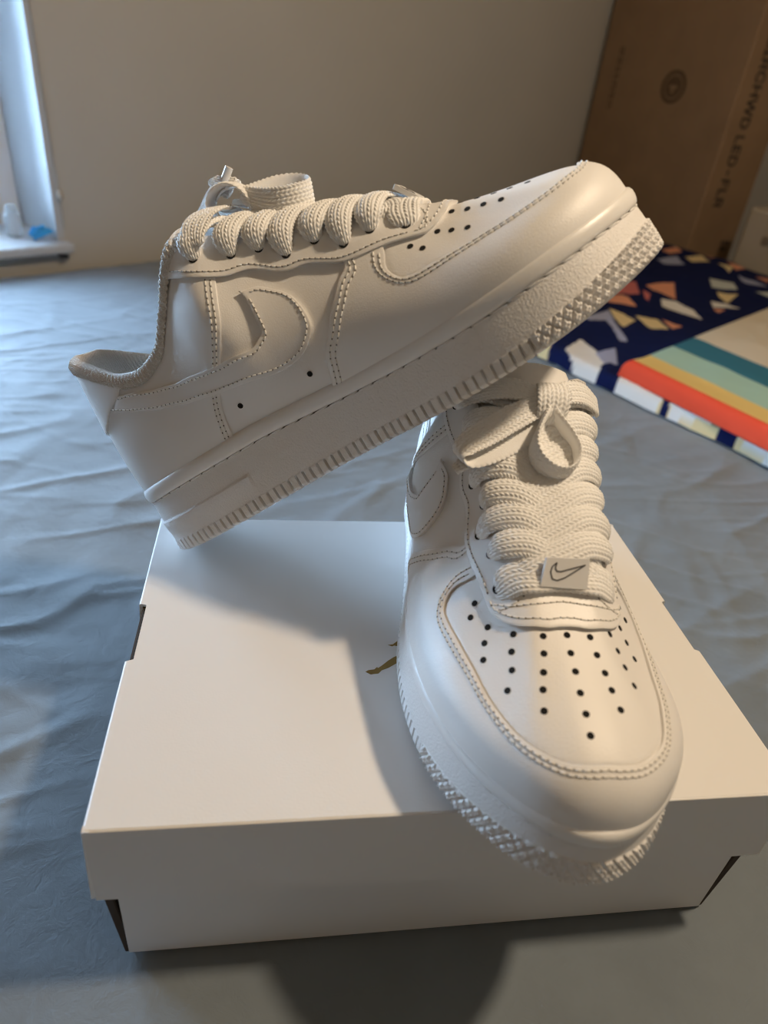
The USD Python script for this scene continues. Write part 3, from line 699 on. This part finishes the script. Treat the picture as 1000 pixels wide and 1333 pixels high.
for a, b in ((-.30, WIN_R-.098), (WIN_L+.096, -.46)): quad_box('pane', wp(a, .178, WIN_B+.062), WU, WN, WZ, b-a, .004, WIN_T-WIN_B-.144, 'window_glass', window)
sill = box(1.16, .185, .016, (0, 0, 0), .003)
st(obj('trim_1', frame(sill, WU, WN, WZ, wp(-.4565, .0625, WIN_B-.004+.0062)), 'white_paint', smooth=30))
tag(obj('sill_bracket', frame(box(.012, .02, .006, bev=.001), WU, WN, WZ, wp(.108, -.010, .0165)), 'black_plastic'), 'small dark bracket under the end of the window sill', 'bracket')
# blind cord on the wall beside the window
cp = np.array([wp(u, -.004, z) for u, z in ((.1165, 1.1), (.1165, .60), (.1168, .32), (.1205, .06))])
cd = trimesh.util.concatenate([frame(trimesh.creation.cylinder(.0016, np.linalg.norm(b-a)+.001, sections=8), *(lambda z: (lambda x: (x, np.cross(z, x), z))(np.cross([.3, .9, .1], z)/np.linalg.norm(np.cross([.3, .9, .1], z))))((b-a)/np.linalg.norm(b-a)), (a+b)/2) for a, b in zip(cp[:-1], cp[1:])])
cord = thing('blind_cord', 'thin beige blind cord with a knob hanging on the wall beside the window', 'cord')
obj('cord', cd, 'cord_plastic', cord, True)
kn = trimesh.creation.icosphere(2, .006); kn.apply_scale((1, 1, 1.6)); kn.apply_translation(wp(.1190, -.0065, .116)); obj('knob', kn, 'cord_plastic', cord, True)
# clear bottle with blue lid lying about on the sill
ZS = WIN_B+.0102
prof = np.array([(0, 0), (.012, 0), (.0135, .002), (.014, .030), (.0125, .036), (.008, .040), (.008, .045), (0, .045)])
bt = thing('plastic_bottle', 'small clear plastic bottle standing on the window sill by the reveal', 'bottle')
obj('bottle', frame(trimesh.creation.revolve(prof, sections=28), WU, WN, WZ, wp(.056, .055, ZS)), 'clear_plastic', bt, 40)
obj('cap', frame(trimesh.creation.revolve(np.array([(0, 0), (.0095, 0), (.0095, .010), (.008, .0115), (0, .0115)]), sections=28), WU, WN, WZ, wp(.056, .055, ZS+.0405)), 'clear_plastic', bt, 40)
# a crumpled blue wrapper next to it
wr = trimesh.creation.icosphere(4, 1.0); wv = wr.vertices; nz = meshkit.fbm(wv*2.2+7, 4, 3)
wv = wv*(.62+.75*(nz-.5)*2)[:, None]*np.array([.024, .014, .013]); wr.vertices = wv-np.array([0, 0, wv[:, 2].min()])
tag(obj('plastic_wrapper', frame(wr, WU, WN, WZ, wp(.083, .018, ZS)), 'blue_plastic', smooth=20), 'crumpled bright blue plastic wrapper at the end of the window sill', 'wrapper')

# ================================================================ bed
BX0, BY0, BX1, BY1 = .0, .0, .3105, .2163
def bed_height(P):
    x, y = P[..., 0], P[..., 1]
    q = np.stack([x, y, np.zeros_like(x)], -1)
    big = meshkit.fbm(q*np.array([2.2, 2.2, 1])+3, 3, 11)-.5
    wa = q+.07*np.stack([meshkit.fbm(q*5+1, 3, 2)-.5, meshkit.fbm(q*5+9, 3, 4)-.5, 0*x], -1)
    def ridges(ang, fl, fw, seed, p=3.0):
        c, s = math.cos(ang), math.sin(ang)
        a = wa[..., 0]*c+wa[..., 1]*s; b = -wa[..., 0]*s+wa[..., 1]*c
        n = meshkit.noise(np.stack([a*fl, b*fw, 0*a], -1), seed)
        return np.clip(1-np.abs(2*n-1)*2.2, 0, 1)**p
    w1 = ridges(.55, 4., 17., 21); w2 = ridges(-.5, 5., 22., 33); w3 = ridges(1.2, 7., 30., 47, 2.)
    w4 = ridges(.15, 6., 34., 91, 2.)
    fine = meshkit.fbm(wa*np.array([38, 38, 1]), 3, 8)-.5
    m1 = np.clip(meshkit.fbm(q*3.1+5, 3, 60)*2.2-.6, 0, 1); m2 = np.clip(meshkit.fbm(q*2.7+15, 3, 61)*2.2-.6, 0, 1)
    h = .0024*w1*m1+.0022*w2*m2+.0016*w3*m2+.0014*w4*m1+.0010*fine+.004*big
    # flat under the box, calmer close to it
    dx = np.maximum(np.maximum(BX0-x, x-BX1), 0); dy = np.maximum(np.maximum(BY0-y, y-BY1), 0); d = np.hypot(dx, dy)
    k = np.clip((d-.004)/.10, 0, 1); k = k*k*(3-2*k)
    near = np.clip((d-.002)/.02, 0, 1)
    return h*k+near*(1-k)*.0006*fine-.0012
def bed_ab(a, b): return WA[:2]+np.multiply.outer(a, WU[:2])-np.multiply.outer(b, WN[:2])
BA0, BA1, BB0, BB1 = -1.30, 1.625, .018, 2.05
ga = np.linspace(BA0, BA1, 640); gb = np.linspace(BB0, BB1, 520)
A_, B_ = np.meshgrid(ga, gb, indexing='ij'); P_ = bed_ab(A_, B_)
Hh = bed_height(P_)
ed = np.minimum(np.minimum(A_-BA0, BA1-A_), np.minimum(B_-BB0, BB1-B_)); Hh = Hh-.022*np.clip(1-ed/.03, 0, 1)**2
Vt_ = np.concatenate([P_, Hh[..., None]], -1).reshape(-1, 3); Ft = grid_faces(640, 520)
rim = np.r_[np.arange(0, 640)*520, 639*520+np.arange(1, 520), np.arange(638, -1, -1)*520+519, np.arange(518, 0, -1)]
base = len(Vt_); Vb = Vt_[rim].copy(); Vb[:, 2] = -.30; kk = np.arange(len(rim)); k2 = (kk+1) % len(rim)
Fs = np.vstack([np.stack([rim[kk], rim[k2], base+k2], 1), np.stack([rim[kk], base+k2, base+kk], 1)])
up = np.cross(Vt_[Ft[0, 1]]-Vt_[Ft[0, 0]], Vt_[Ft[0, 2]]-Vt_[Ft[0, 0]])[2] > 0
bedm = trimesh.Trimesh(np.vstack([Vt_, Vb]), np.vstack([Ft if up else Ft[:, ::-1], Fs]), process=False)
bed = thing('bed', 'bed with a rumpled blue-grey cotton sheet under the shoebox', 'bed')
obj('bed_sheet', bedm, 'sheet', bed, 50)
cb = (BA0+BA1)/2; bb = (BB0+BB1)/2; ctr = bed_ab(np.array([cb]), np.array([bb]))[0]
obj('bed_base', frame(box(BA1-BA0-.03, BB1-BB0-.03, .255, bev=.01), WU, -WN, WZ, np.r_[ctr, -.4225]) if np.linalg.det(np.stack([WU, -WN, WZ], 1)) > 0 else frame(box(BA1-BA0-.03, BB1-BB0-.03, .255, bev=.01), WU, WN, WZ, np.r_[ctr, -.4225]), 'mattress_side', bed, 30)

# ================================================================ shoebox: tray and lid
W_, D_, H_, LH = .3105, .21627, .1080, .0482
TK = .0016
tray = thing('shoebox', 'white cardboard shoebox tray with brown side edges under its lid', 'box')
ov = .0059
def slab(x0, x1, y0, y1, z0, z1, bev=.0005): return box(x1-x0, y1-y0, z1-z0, ((x0+x1)/2, (y0+y1)/2, (z0+z1)/2), bev)
obj('front_panel', slab(ov+.0006, W_-ov-.0006, .0046, .0046+TK, .0006, H_-.004), 'card_white', tray, 30)
obj('back_panel', slab(ov+.0006, W_-ov-.0006, D_-.0046-TK, D_-.0046, .0006, H_-.004), 'card_white', tray, 30)
def lean(m, s):                                      # the side walls bulge outward under the lid
    m = m.copy(); m.vertices[:, 0] += s*.0052*np.clip(m.vertices[:, 2]/.06, 0, 1); return m
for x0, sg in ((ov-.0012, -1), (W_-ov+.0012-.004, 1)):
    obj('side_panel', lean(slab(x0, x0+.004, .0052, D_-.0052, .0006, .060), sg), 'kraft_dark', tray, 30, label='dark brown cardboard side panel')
obj('bottom_panel', slab(ov+.007, W_-ov-.007, .007, D_-.007, .0006, .0022), 'kraft', tray, 30, label='brown cardboard bottom')
lid = thing('box_cover', 'white shoebox lid with thumb notches and a gold brush stroke', 'box lid')
NY0, NY1 = .0905, .1330
E_ = .0010
top = Polygon([(E_, E_), (W_-E_, E_), (W_-E_, NY0), (W_-.0030, NY0+.001), (W_-.0030, NY1-.001), (W_-E_, NY1), (W_-E_, D_-.006), (W_-.006, D_-E_), (.003, D_-E_), (E_, D_-.003), (E_, NY1), (.0040, NY1-.001), (.0040, NY0+.001), (E_, NY0)])
tm = trimesh.creation.extrude_polygon(top, TK); tm.apply_translation((0, 0, H_-TK))
obj('top_panel', tm, 'card_white', lid, False)
ZL = H_-LH
def flapmesh(x0, y0, x1, y1, bow, thick, n=24, flare=.0, nx=0, ny=0):
    t = np.linspace(0, 1, n); zs = np.r_[np.linspace(ZL, H_-.0011, 5), H_-.0006, H_-.00025, H_-.0001]; inn = np.array([0, 0, 0, 0, 0, .0001, .0005, .0012]); V = []
    dirn = np.array([x1-x0, y1-y0]); L = np.linalg.norm(dirn); nn = np.array([dirn[1], -dirn[0]])/L
    for s in (0, 1):
        for a in t:
            for z, iw in zip(zs, inn):
                k = (H_-z)/LH; o = bow*math.sin(math.pi*a)*k+flare*k-s*thick-iw
                V.append(np.r_[np.array([x0, y0])+dirn*a+nn*o, z])
    V = np.array(V); F = grid_faces(n, 8); m = n*8
    rim = np.r_[np.arange(n)*8, (n-1)*8+np.arange(1, 8), np.arange(n-2, -1, -1)*8+7, np.arange(6, 0, -1)]
    r2 = np.roll(rim, -1)
    F = np.vstack([F, F[:, ::-1]+m, np.stack([rim, rim+m, r2+m], 1), np.stack([rim, r2+m, r2], 1)])
    me = trimesh.Trimesh(V, F, process=False); trimesh.repair.fix_normals(me); return me
obj('front_flap', flapmesh(0, 0, W_, 0, .0012, TK, flare=.0008), 'card_white', lid, 30)
obj('back_flap', flapmesh(W_, D_, 0, D_, .001, TK), 'card_white', lid, 30)
for (ya, yb) in ((NY0, 0), (D_, NY1)): obj('side_flap', flapmesh(0, ya, 0, yb, .0, TK, flare=.0022), 'card_edge', lid, 30)
for (ya, yb) in ((0, NY0), (NY1, D_)): obj('side_flap', flapmesh(W_, ya, W_, yb, .0, TK, flare=.0010), 'card_edge', lid, 30)
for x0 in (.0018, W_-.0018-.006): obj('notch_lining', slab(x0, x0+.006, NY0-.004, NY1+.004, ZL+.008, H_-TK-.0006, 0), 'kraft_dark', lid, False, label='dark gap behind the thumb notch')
g1 = [(.1188, .0798), (.1204, .0809), (.1236, .0814), (.1252, .0830), (.1256, .0822), (.1274, .0836), (.1290, .0850), (.1314, .0872), (.1348, .0897), (.1400, .0925), (.1480, .0960), (.1570, .0985), (.158, .095), (.150, .0915), (.1400, .0875), (.1384, .0866), (.1355, .0852), (.1311, .0823), (.1274, .0807), (.1254, .0785), (.1232, .0783), (.1214, .0780)]
g2 = [(.1328, .0987), (.1356, .0991), (.1378, .1010), (.1402, .1040), (.146, .1065), (.153, .107), (.152, .104), (.146, .1015), (.1413, .0985), (.1374, .0978), (.1362, .0982), (.1350, .0976)]
for g in (g1, g2):
    gm = trimesh.creation.extrude_polygon(Polygon(g).buffer(0), .00006); gm.apply_translation((0, 0, H_+.00003)); obj('gold_print', gm, 'gold_ink', lid, False, label='gold brush stroke printed on the lid')

# ================================================================ sneakers
def bow_parts(kh, lh, near, far):
    return [
    ('lace_knot', [(27, 3, 5.5+kh*.5), (26, 4, 12+kh), (18, 5, 17+kh), (9, 6, 13.5+kh), (7, 7, 6+kh*.5)], [(1, 0, .1), (.8, 0, .6), (0, 0, 1), (-.8, 0, .6), (-1, 0, 0)], [9, 14, 16, 14, 10]),
    ('lace_bow', [(22, 3.5, 11.5+kh), (30, -.5, 11+lh+far*.6), (39, -5.0, 10.5+lh+far), (48, -6.5, 10+lh+far), (55, -2.0, 9.5+lh+far*.5), (57, 4.5, 9.3+lh), (53, 11.0, 9.5+lh+near*.6), (44, 14.0, 10+lh+near), (33, 10, 11+lh+near*.5), (23, 5, 11.5+kh)],
        [(-.2, -1, 0), (-.3, -1, 0), (-.3, -1, 0), (.3, -1, 0), (.95, -.5, 0), (1, .3, 0), (.7, 1, 0), (0, 1, 0), (-.3, 1, 0), (-.2, 1, 0)], [8, 11, 13, 13.5, 13.5, 13.5, 13.5, 13, 11, 8]),
    ('lace_bow', [(19, 2, 11+kh*.5), (26, -12, 10), (36, -28, 7.6), (43, -37, 5.2), (46, -37.5, 3.0), (44, -27, 3.6), (33, -10, 6), (24, 1, 8)],
        [(.1, 0, 1), (0, -.1, 1), (0, -.3, 1), (.3, -.8, .6), (.4, -.9, -.4), (.2, .3, -1), (0, .1, -1), (0, 0, -1)], [9, 14, 15, 13, 12, 14, 14, 9]),
    ('lace_end', [(14, 6, 11), (10, 16, 10), (7, 26, 5.5), (8, 33.5, -1.5), (9, 34, -5)], [(0, 0, 1), (0, .2, 1), (0, .5, .9), (0, .9, .4), (0, 1, .1)], [9, 13, 14, 11, 7]),
    ('lace_end', [(14, 2, 10), (9, -12, 9), (7, -25, 4.5), (8, -32.5, -2.0), (9, -33, -5)], [(0, 0, 1), (0, -.2, 1), (0, -.5, .9), (0, -.9, .4), (0, -1, .1)], [9, 13, 14, 11, 7]),
]
BOW_FRONT = bow_parts(0, 0, -1.5, 1.5)+[
    ('lace_end', [(20, 1, 8), (27, -9, 6.5), (36, -20, 5), (44, -31, 2.5), (50, -40, -2)], [(0, 0, 1)]*3+[(0, -.3, 1), (0, -.6, .8)], [9, 12, 12, 10, 5]),
]
BOW_TOP = bow_parts(4.0, 2.6, -2.6, 3.4)+[
    ('lace_end', [(-12, -9, 3.5), (-6, -7, 9), (2, -4, 15.5), (10, -1, 20), (18, 2, 20.5)], [(-.5, .8, .6), (-.5, .8, .6), (-.4, .8, .5), (-.3, .6, .8), (0, .3, 1)], [12, 14, 15, 15, 12]),
    ('lace_end', [(17, 1, 19.5), (11, 0, 21.5), (7.0, 0, 23.6), (6.2, 0, 24.6)], [(0, .9, .5), (-.3, .9, .3), (-.3, 1, .2), (-.3, 1, .2)], [11, 9, 6, 3.5]),
    ('aglet', [(11.5, 0, 21.2), (16.6, 0, 28.8)], (0, 1, 0), 4),
]
build_sneaker('white leather sneaker standing flat on the shoebox lid with its toe over the edge',
              [[-.05723, .99836, 0], [-.99836, -.05723, 0], [0, 0, 1]], (.20261, .26362, .1081), False, BOW_FRONT)
build_sneaker('white leather sneaker leaning heel-down against the other with its toe raised',
              [[.74439, .3468, -.57063], [-.17593, .92622, .33341], [.64415, -.1478, .75048]], (.02196, .1922, .1081), True, BOW_TOP)

# ================================================================ blanket and towel on the bed
PRINT = [((0.66, 0.2, 0.19), [(0.7159, 1.1519), (0.8072, 1.2774), (0.8284, 1.2545), (0.7784, 1.1326), (0.7502, 1.1221)]), ((0.8, 0.36, 0.22), [(0.7022, 1.125), (0.7336, 1.1079), (0.7351, 1.0486), (0.6806, 1.06)]), ((0.8, 0.36, 0.22), [(0.832, 1.2194), (0.9067, 1.2395), (0.8628, 1.1417), (0.8279, 1.1756)]), ((0.66, 0.2, 0.19), [(0.8038, 1.1705), (0.8089, 1.1469), (0.7787, 1.0938), (0.778, 1.109)]), ((0.86, 0.84, 0.8), [(0.8227, 1.1257), (0.8585, 1.1281), (0.8711, 1.0813), (0.8606, 1.0287), (0.8338, 1.0596), (0.8048, 1.0837)]), ((0.82, 0.66, 0.36), [(0.6674, 1.022), (0.6891, 1.0053), (0.6989, 0.9738), (0.6559, 0.9288), (0.6589, 0.9735)]), ((0.82, 0.66, 0.36), [(0.7119, 1.0025), (0.7523, 0.9961), (0.7446, 0.9368), (0.707, 0.9308)]), ((0.8, 0.36, 0.22), [(0.7629, 0.9979), (0.7833, 0.9619), (0.7522, 0.938)]), ((0.4, 0.43, 0.6), [(0.5827, 0.9733), (0.6144, 0.9723), (0.6643, 1.0145), (0.6434, 0.9207), (0.6379, 0.8675), (0.6241, 0.8654), (0.6357, 0.9567), (0.599, 0.9442)]), ((0.86, 0.84, 0.8), [(0.5093, 0.8118), (0.554, 0.8607), (0.5628, 0.8191), (0.5627, 0.7787), (0.5304, 0.7279), (0.5136, 0.7535)]), ((0.4, 0.43, 0.6), [(0.5585, 0.8082), (0.6026, 0.8351), (0.5751, 0.7609), (0.5544, 0.7584)]), ((0.82, 0.66, 0.36), [(0.4796, 0.8498), (0.4936, 0.8304), (0.4821, 0.808), (0.4689, 0.8165)]), ((0.8, 0.36, 0.22), [(1.0626, 1.6108), (1.1201, 1.6411), (1.1054, 1.5849), (1.0575, 1.5586)]), ((0.82, 0.66, 0.36), [(1.0834, 1.5293), (1.1474, 1.5593), (1.1178, 1.4685), (1.0709, 1.4675)]), ((0.8, 0.36, 0.22), [(1.1469, 1.5841), (1.1971, 1.5733), (1.1562, 1.5253)]), ((0.4, 0.43, 0.6), [(0.9914, 1.492), (1.0669, 1.5368), (1.0346, 1.4356), (0.9882, 1.4456)]), ((0.86, 0.84, 0.8), [(1.1525, 1.7487), (1.1707, 1.7256), (1.1282, 1.6569)]), ((0.82, 0.66, 0.36), [(1.1337, 1.4613), (1.181, 1.4623), (1.128, 1.3946)]), ((0.8, 0.36, 0.22), [(1.1808, 1.4966), (1.2249, 1.4736), (1.1733, 1.4381)]), ((0.6, 0.64, 0.6), [(1.0362, 1.3217), (1.0942, 1.3156), (1.066, 1.2528), (1.0009, 1.2477)]), ((0.82, 0.66, 0.36), [(0.997, 1.2201), (1.0509, 1.2227), (0.9819, 1.1494)]), ((0.86, 0.84, 0.8), [(0.9517, 1.1597), (0.9798, 1.1409), (0.9949, 1.12), (0.9326, 1.1159)]), ((0.8, 0.36, 0.22), [(0.9277, 1.1072), (0.953, 1.1043), (0.9204, 1.0755)]), ((0.8, 0.36, 0.22), [(1.2044, 1.4027), (1.2351, 1.389), (1.2041, 1.3509)]), ((0.4, 0.43, 0.6), [(1.1509, 1.3896), (1.174, 1.354), (1.1673, 1.2937), (1.1302, 1.3239)]), ((0.6, 0.64, 0.6), [(1.1048, 1.2431), (1.1538, 1.2445), (1.1207, 1.1938)]), ((0.82, 0.66, 0.36), [(0.5467, 0.7033), (0.5907, 0.6459), (0.6316, 0.5719), (0.6666, 0.5089), (0.6844, 0.4858), (0.6681, 0.462), (0.6545, 0.4902), (0.6197, 0.554), (0.5695, 0.6135), (0.5278, 0.676)]), ((0.86, 0.84, 0.8), [(0.5707, 0.7325), (0.5949, 0.7262), (0.6148, 0.6723), (0.5841, 0.6398), (0.5593, 0.6726), (0.5459, 0.7015)]), ((0.86, 0.84, 0.8), [(0.6127, 0.668), (0.6554, 0.617), (0.6324, 0.5733), (0.5938, 0.623)]), ((0.86, 0.84, 0.8), [(0.6737, 0.575), (0.706, 0.5175), (0.6761, 0.4738), (0.6448, 0.5445)]), ((0.008, 0.014, 0.07), [(0.5462, 0.7574), (0.5668, 0.7695), (0.5747, 0.733), (0.5371, 0.6895), (0.5251, 0.7053)]), ((0.008, 0.014, 0.07), [(0.5677, 0.6133), (0.6148, 0.6723), (0.5822, 0.6035)]), ((0.008, 0.014, 0.07), [(0.6573, 0.6172), (0.6737, 0.575), (0.6341, 0.5321), (0.627, 0.5579)])]
def paint(P, polys, basec):
    c = np.repeat(np.array([basec], float), len(P), 0)
    for col, poly in polys:
        pg = Polygon(poly).buffer(0); ok = shapely.contains_xy(pg, P[:, 0], P[:, 1]); c[ok] = col
    return c
FLc, FRc, BLc, BRc = np.array([.462, .862]), np.array([.935, .02]), np.array([1.130, 1.735]), np.array([1.478, .94])
nu, nv = 420, 330
s_, t_ = np.meshgrid(np.linspace(0, 1, nu), np.linspace(0, 1, nv), indexing='ij')
Pb = (FLc*(1-s_)[..., None]+FRc*s_[..., None])*(1-t_)[..., None]+(BLc*(1-s_)[..., None]+BRc*s_[..., None])*t_[..., None]
q3 = np.concatenate([Pb, 0*s_[..., None]], -1)
Pb = Pb+.012*(meshkit.fbm(q3*6, 3, 71)-.5)[..., None]*np.array([1, .6])*np.clip(np.minimum(t_, s_)*20, 0, 1)[..., None]
dl = s_*np.linalg.norm(FRc-FLc); dt_ = t_*1.15; de = np.minimum(np.minimum(dl, dt_), np.minimum((1-s_)*.95, (1-t_)*1.0))
hb = .020*np.sqrt(np.clip(1-(1-np.clip(de/.014, 0, 1))**2, 0, 1))
rip = .012*np.clip(meshkit.fbm(q3*np.array([5.5, 5.5, 1])+2, 3, 77)-.38, 0, 1)*np.clip(de/.06, 0, 1)
rowsb = .010*np.exp(-((s_-.0-.25*t_)/.06)**2)*np.clip(de/.03, 0, 1)
Zb = bed_height(Pb)+.0035+hb+rip*1.5+rowsb
Tp = np.concatenate([Pb, Zb[..., None]], -1).reshape(-1, 3); Bt = np.concatenate([Pb, (bed_height(Pb)+.003)[..., None]], -1).reshape(-1, 3)
fb = grid_faces(nu, nv); u_p = np.cross(Tp[fb[0, 1]]-Tp[fb[0, 0]], Tp[fb[0, 2]]-Tp[fb[0, 0]])[2] > 0
fb = fb if u_p else fb[:, ::-1]
colr = paint(Tp[:, :2], PRINT, (.008, .014, .070))
obj('blanket', trimesh.Trimesh(Tp, fb, process=False), 'fleece', color=colr, label='navy fleece blanket with scattered orange, cream and white geometric shapes', cat='blanket')
# towel
TF, TL = np.array([.0976, -.2231]), np.array([.4819, .3719]); TP1 = np.array([.5342, .7045])+TL*.050
nu, nv = 300, 300
s_, t_ = np.meshgrid(np.linspace(0, 1, nu), np.linspace(0, 1, nv), indexing='ij'); t_ = t_**1.3
Pt = TP1+TF*(s_*2.6)[..., None]+TL*(t_*1.25)[..., None]
edge_in = np.clip(1-s_*2.6/.9, 0, 1)
q3 = np.concatenate([Pt, 0*s_[..., None]], -1)
wob = (meshkit.fbm(q3*9, 3, 91)-.5)
dfr = t_*1.25*.6087; dlf = s_*2.6*.2435
hs = np.sqrt(np.clip(1-(1-np.clip(np.minimum(dlf, (1-s_)*.6)/.012, 0, 1))**2, 0, 1))
hf = np.sqrt(np.clip(1-(1-np.clip(dfr/.0125, 0, 1))**2, 0, 1))
Zt = .0235+.0235*np.minimum(hs, hf)+.010*wob*np.clip(dfr/.1, 0, 1)*np.clip(dlf/.04, 0, 1)-.004*np.clip((dfr-.014)/.04, 0, 1)
bz = np.interp(t_.ravel()*1.25+.010*wob.ravel(), [0, .0270, .0290, .116, .118, .242, .244, .372, .374, 2], [0, 0, 1, 1, 2, 2, 3, 3, 4, 4])
TC = np.array([(.86, .095, .045), (.86, .62, .22), (.42, .64, .54), (.045, .19, .27), (.74, .66, .52)])
ci = np.clip(bz, 0, 4); i0 = np.floor(ci).astype(int); fr_ = (ci-i0)[:, None]; colt = TC[i0]*(1-fr_)+TC[np.minimum(i0+1, 4)]*fr_
Tt = np.concatenate([Pt, Zt[..., None]], -1).reshape(-1, 3); Tb = np.concatenate([Pt, 0*Zt[..., None]+.0225], -1).reshape(-1, 3)
ft = grid_faces(nu, nv); u_p = np.cross(Tt[ft[0, 1]]-Tt[ft[0, 0]], Tt[ft[0, 2]]-Tt[ft[0, 0]])[2] > 0
ft = ft if u_p else ft[:, ::-1]
rim = np.r_[np.arange(0, nu)*nv, (nu-1)*nv+np.arange(1, nv), np.arange(nu-2, -1, -1)*nv+nv-1, np.arange(nv-2, 0, -1)]; r2 = np.roll(rim, -1); m0 = len(Tt)
sd = np.vstack([np.stack([rim, r2, m0+r2], 1), np.stack([rim, m0+r2, m0+rim], 1)])
tw = trimesh.Trimesh(np.vstack([Tt, Tb]), np.vstack([ft, sd if not u_p else sd]), process=False)
obj('towel', tw, 'terry', color=np.vstack([colt, colt]), label='striped towel with coral edge and yellow, mint, teal and beige bands on the blanket', cat='towel')

# ================================================================ tall carton in the corner, storage bin beside it
CB = np.array([1.202, 1.726, FLOOR_Z]); E1 = np.array([.29, -.957, 0]); E1 /= np.linalg.norm(E1); E2 = np.array([-E1[1], E1[0], 0])
CW, CD, CHh = .556, .173, 1.42
carton = thing('carton', 'tall brown cardboard carton with black lettering standing in the corner', 'cardboard box')
def cb_(a, b, z): return CB-E1*a+E2*b+WZ*(z-FLOOR_Z)
ccen = cb_(CW/2, CD/2, FLOOR_Z+CHh/2)
shell = box(CW, CD, CHh, bev=.003)
obj('carton_body', frame(shell, -E1, -E2, WZ, ccen) if np.linalg.det(np.stack([-E1, -E2, WZ], 1)) > 0 else frame(shell, -E1, E2, WZ, ccen), 'cardboard', carton, 25)
def letters(txt, h, pos, X, Y, Z, m_, bold=True, lab=None): return obj('lettering', frame(meshkit.text_mesh(txt, h, .0005, bold), X, Y, Z, pos), m_, carton, False, **({'label': lab} if lab else {}))
letters('BIRCHWD LED-FLR', .030, cb_(0, .0425, .512)+E1*.0004, -WZ, E2, E1, 'carton_ink', lab='black lettering running down the carton side')
rg = Polygon(Point(0, 0).buffer(.040, 40).exterior).difference(Point(0, 0).buffer(.030, 40)).union(Point(0, 0).buffer(.026, 40)).difference(shapely.box(-.013, -.004, .013, .004)).difference(Point(0, -.010).buffer(.006)).union(Point(0, .012).buffer(.005))
em = cat_([trimesh.creation.extrude_polygon(g, .0005) for g in getattr(rg, 'geoms', [rg])])
obj('stamp_emblem', frame(em, -E1*1.15, WZ, -E2, cb_(.226, 0, .385)-E2*.0001), 'carton_stamp', carton, False, label='round dark printed emblem')
for a in (.477, .465):
    zz = .470; dr = []
    while zz > .312:
        l = rng.uniform(.008, .022); dr.append(frame(trimesh.creation.box((.006, .0004, l)), E1, E2, WZ, cb_(a, -.0002, zz-l/2))); zz -= l+.005
    obj('small_print', cat_(dr), 'carton_stamp', carton, False, kind='stuff')
sp = []
for a, z in ((.125, .030), (.137, .030), (.149, .030), (.130, .014), (.144, .012)): sp.append(frame(trimesh.creation.box((.0004, .008, .011)), E1, E2, WZ, cb_(-.0002, a, z)))
obj('small_print', cat_(sp), 'carton_ink', carton, False, kind='stuff')
# linen bin
bn = np.array([.83, .56, 0]); bn /= np.linalg.norm(bn); br = np.array([bn[1], -bn[0], 0])
BP = np.array([1.224, 1.548, 0.])
binx = thing('storage_bin', 'beige linen storage bin on the bed by the carton', 'storage bin')
obj('bin_body', frame(box(.30, .22, .150, (.15, .11, .075), .008), br, bn, WZ, BP+WZ*.006), 'linen', binx, 30)
obj('handle_slot', frame(box(.075, .004, .020, (.15-.055, -.0015, .083), .0015), br, bn, WZ, BP+WZ*.006), 'linen_dark', binx, 30, label='dark handle slot')
pc = trimesh.creation.icosphere(4, 1.0); pv = pc.vertices; pc.vertices = pv*(1+.10*(meshkit.fbm(pv*2.5+4, 3, 12)-.5)[:, None])*np.array([.13, .095, .060]); pc.vertices[:, 2] -= pc.vertices[:, 2].min()
tag(obj('cushion', frame(pc, br, bn, WZ, BP+br*.155+bn*.11+WZ*.156), 'cream_plush', smooth=True), 'cream plush cushion lying on top of the linen bin', 'cushion')
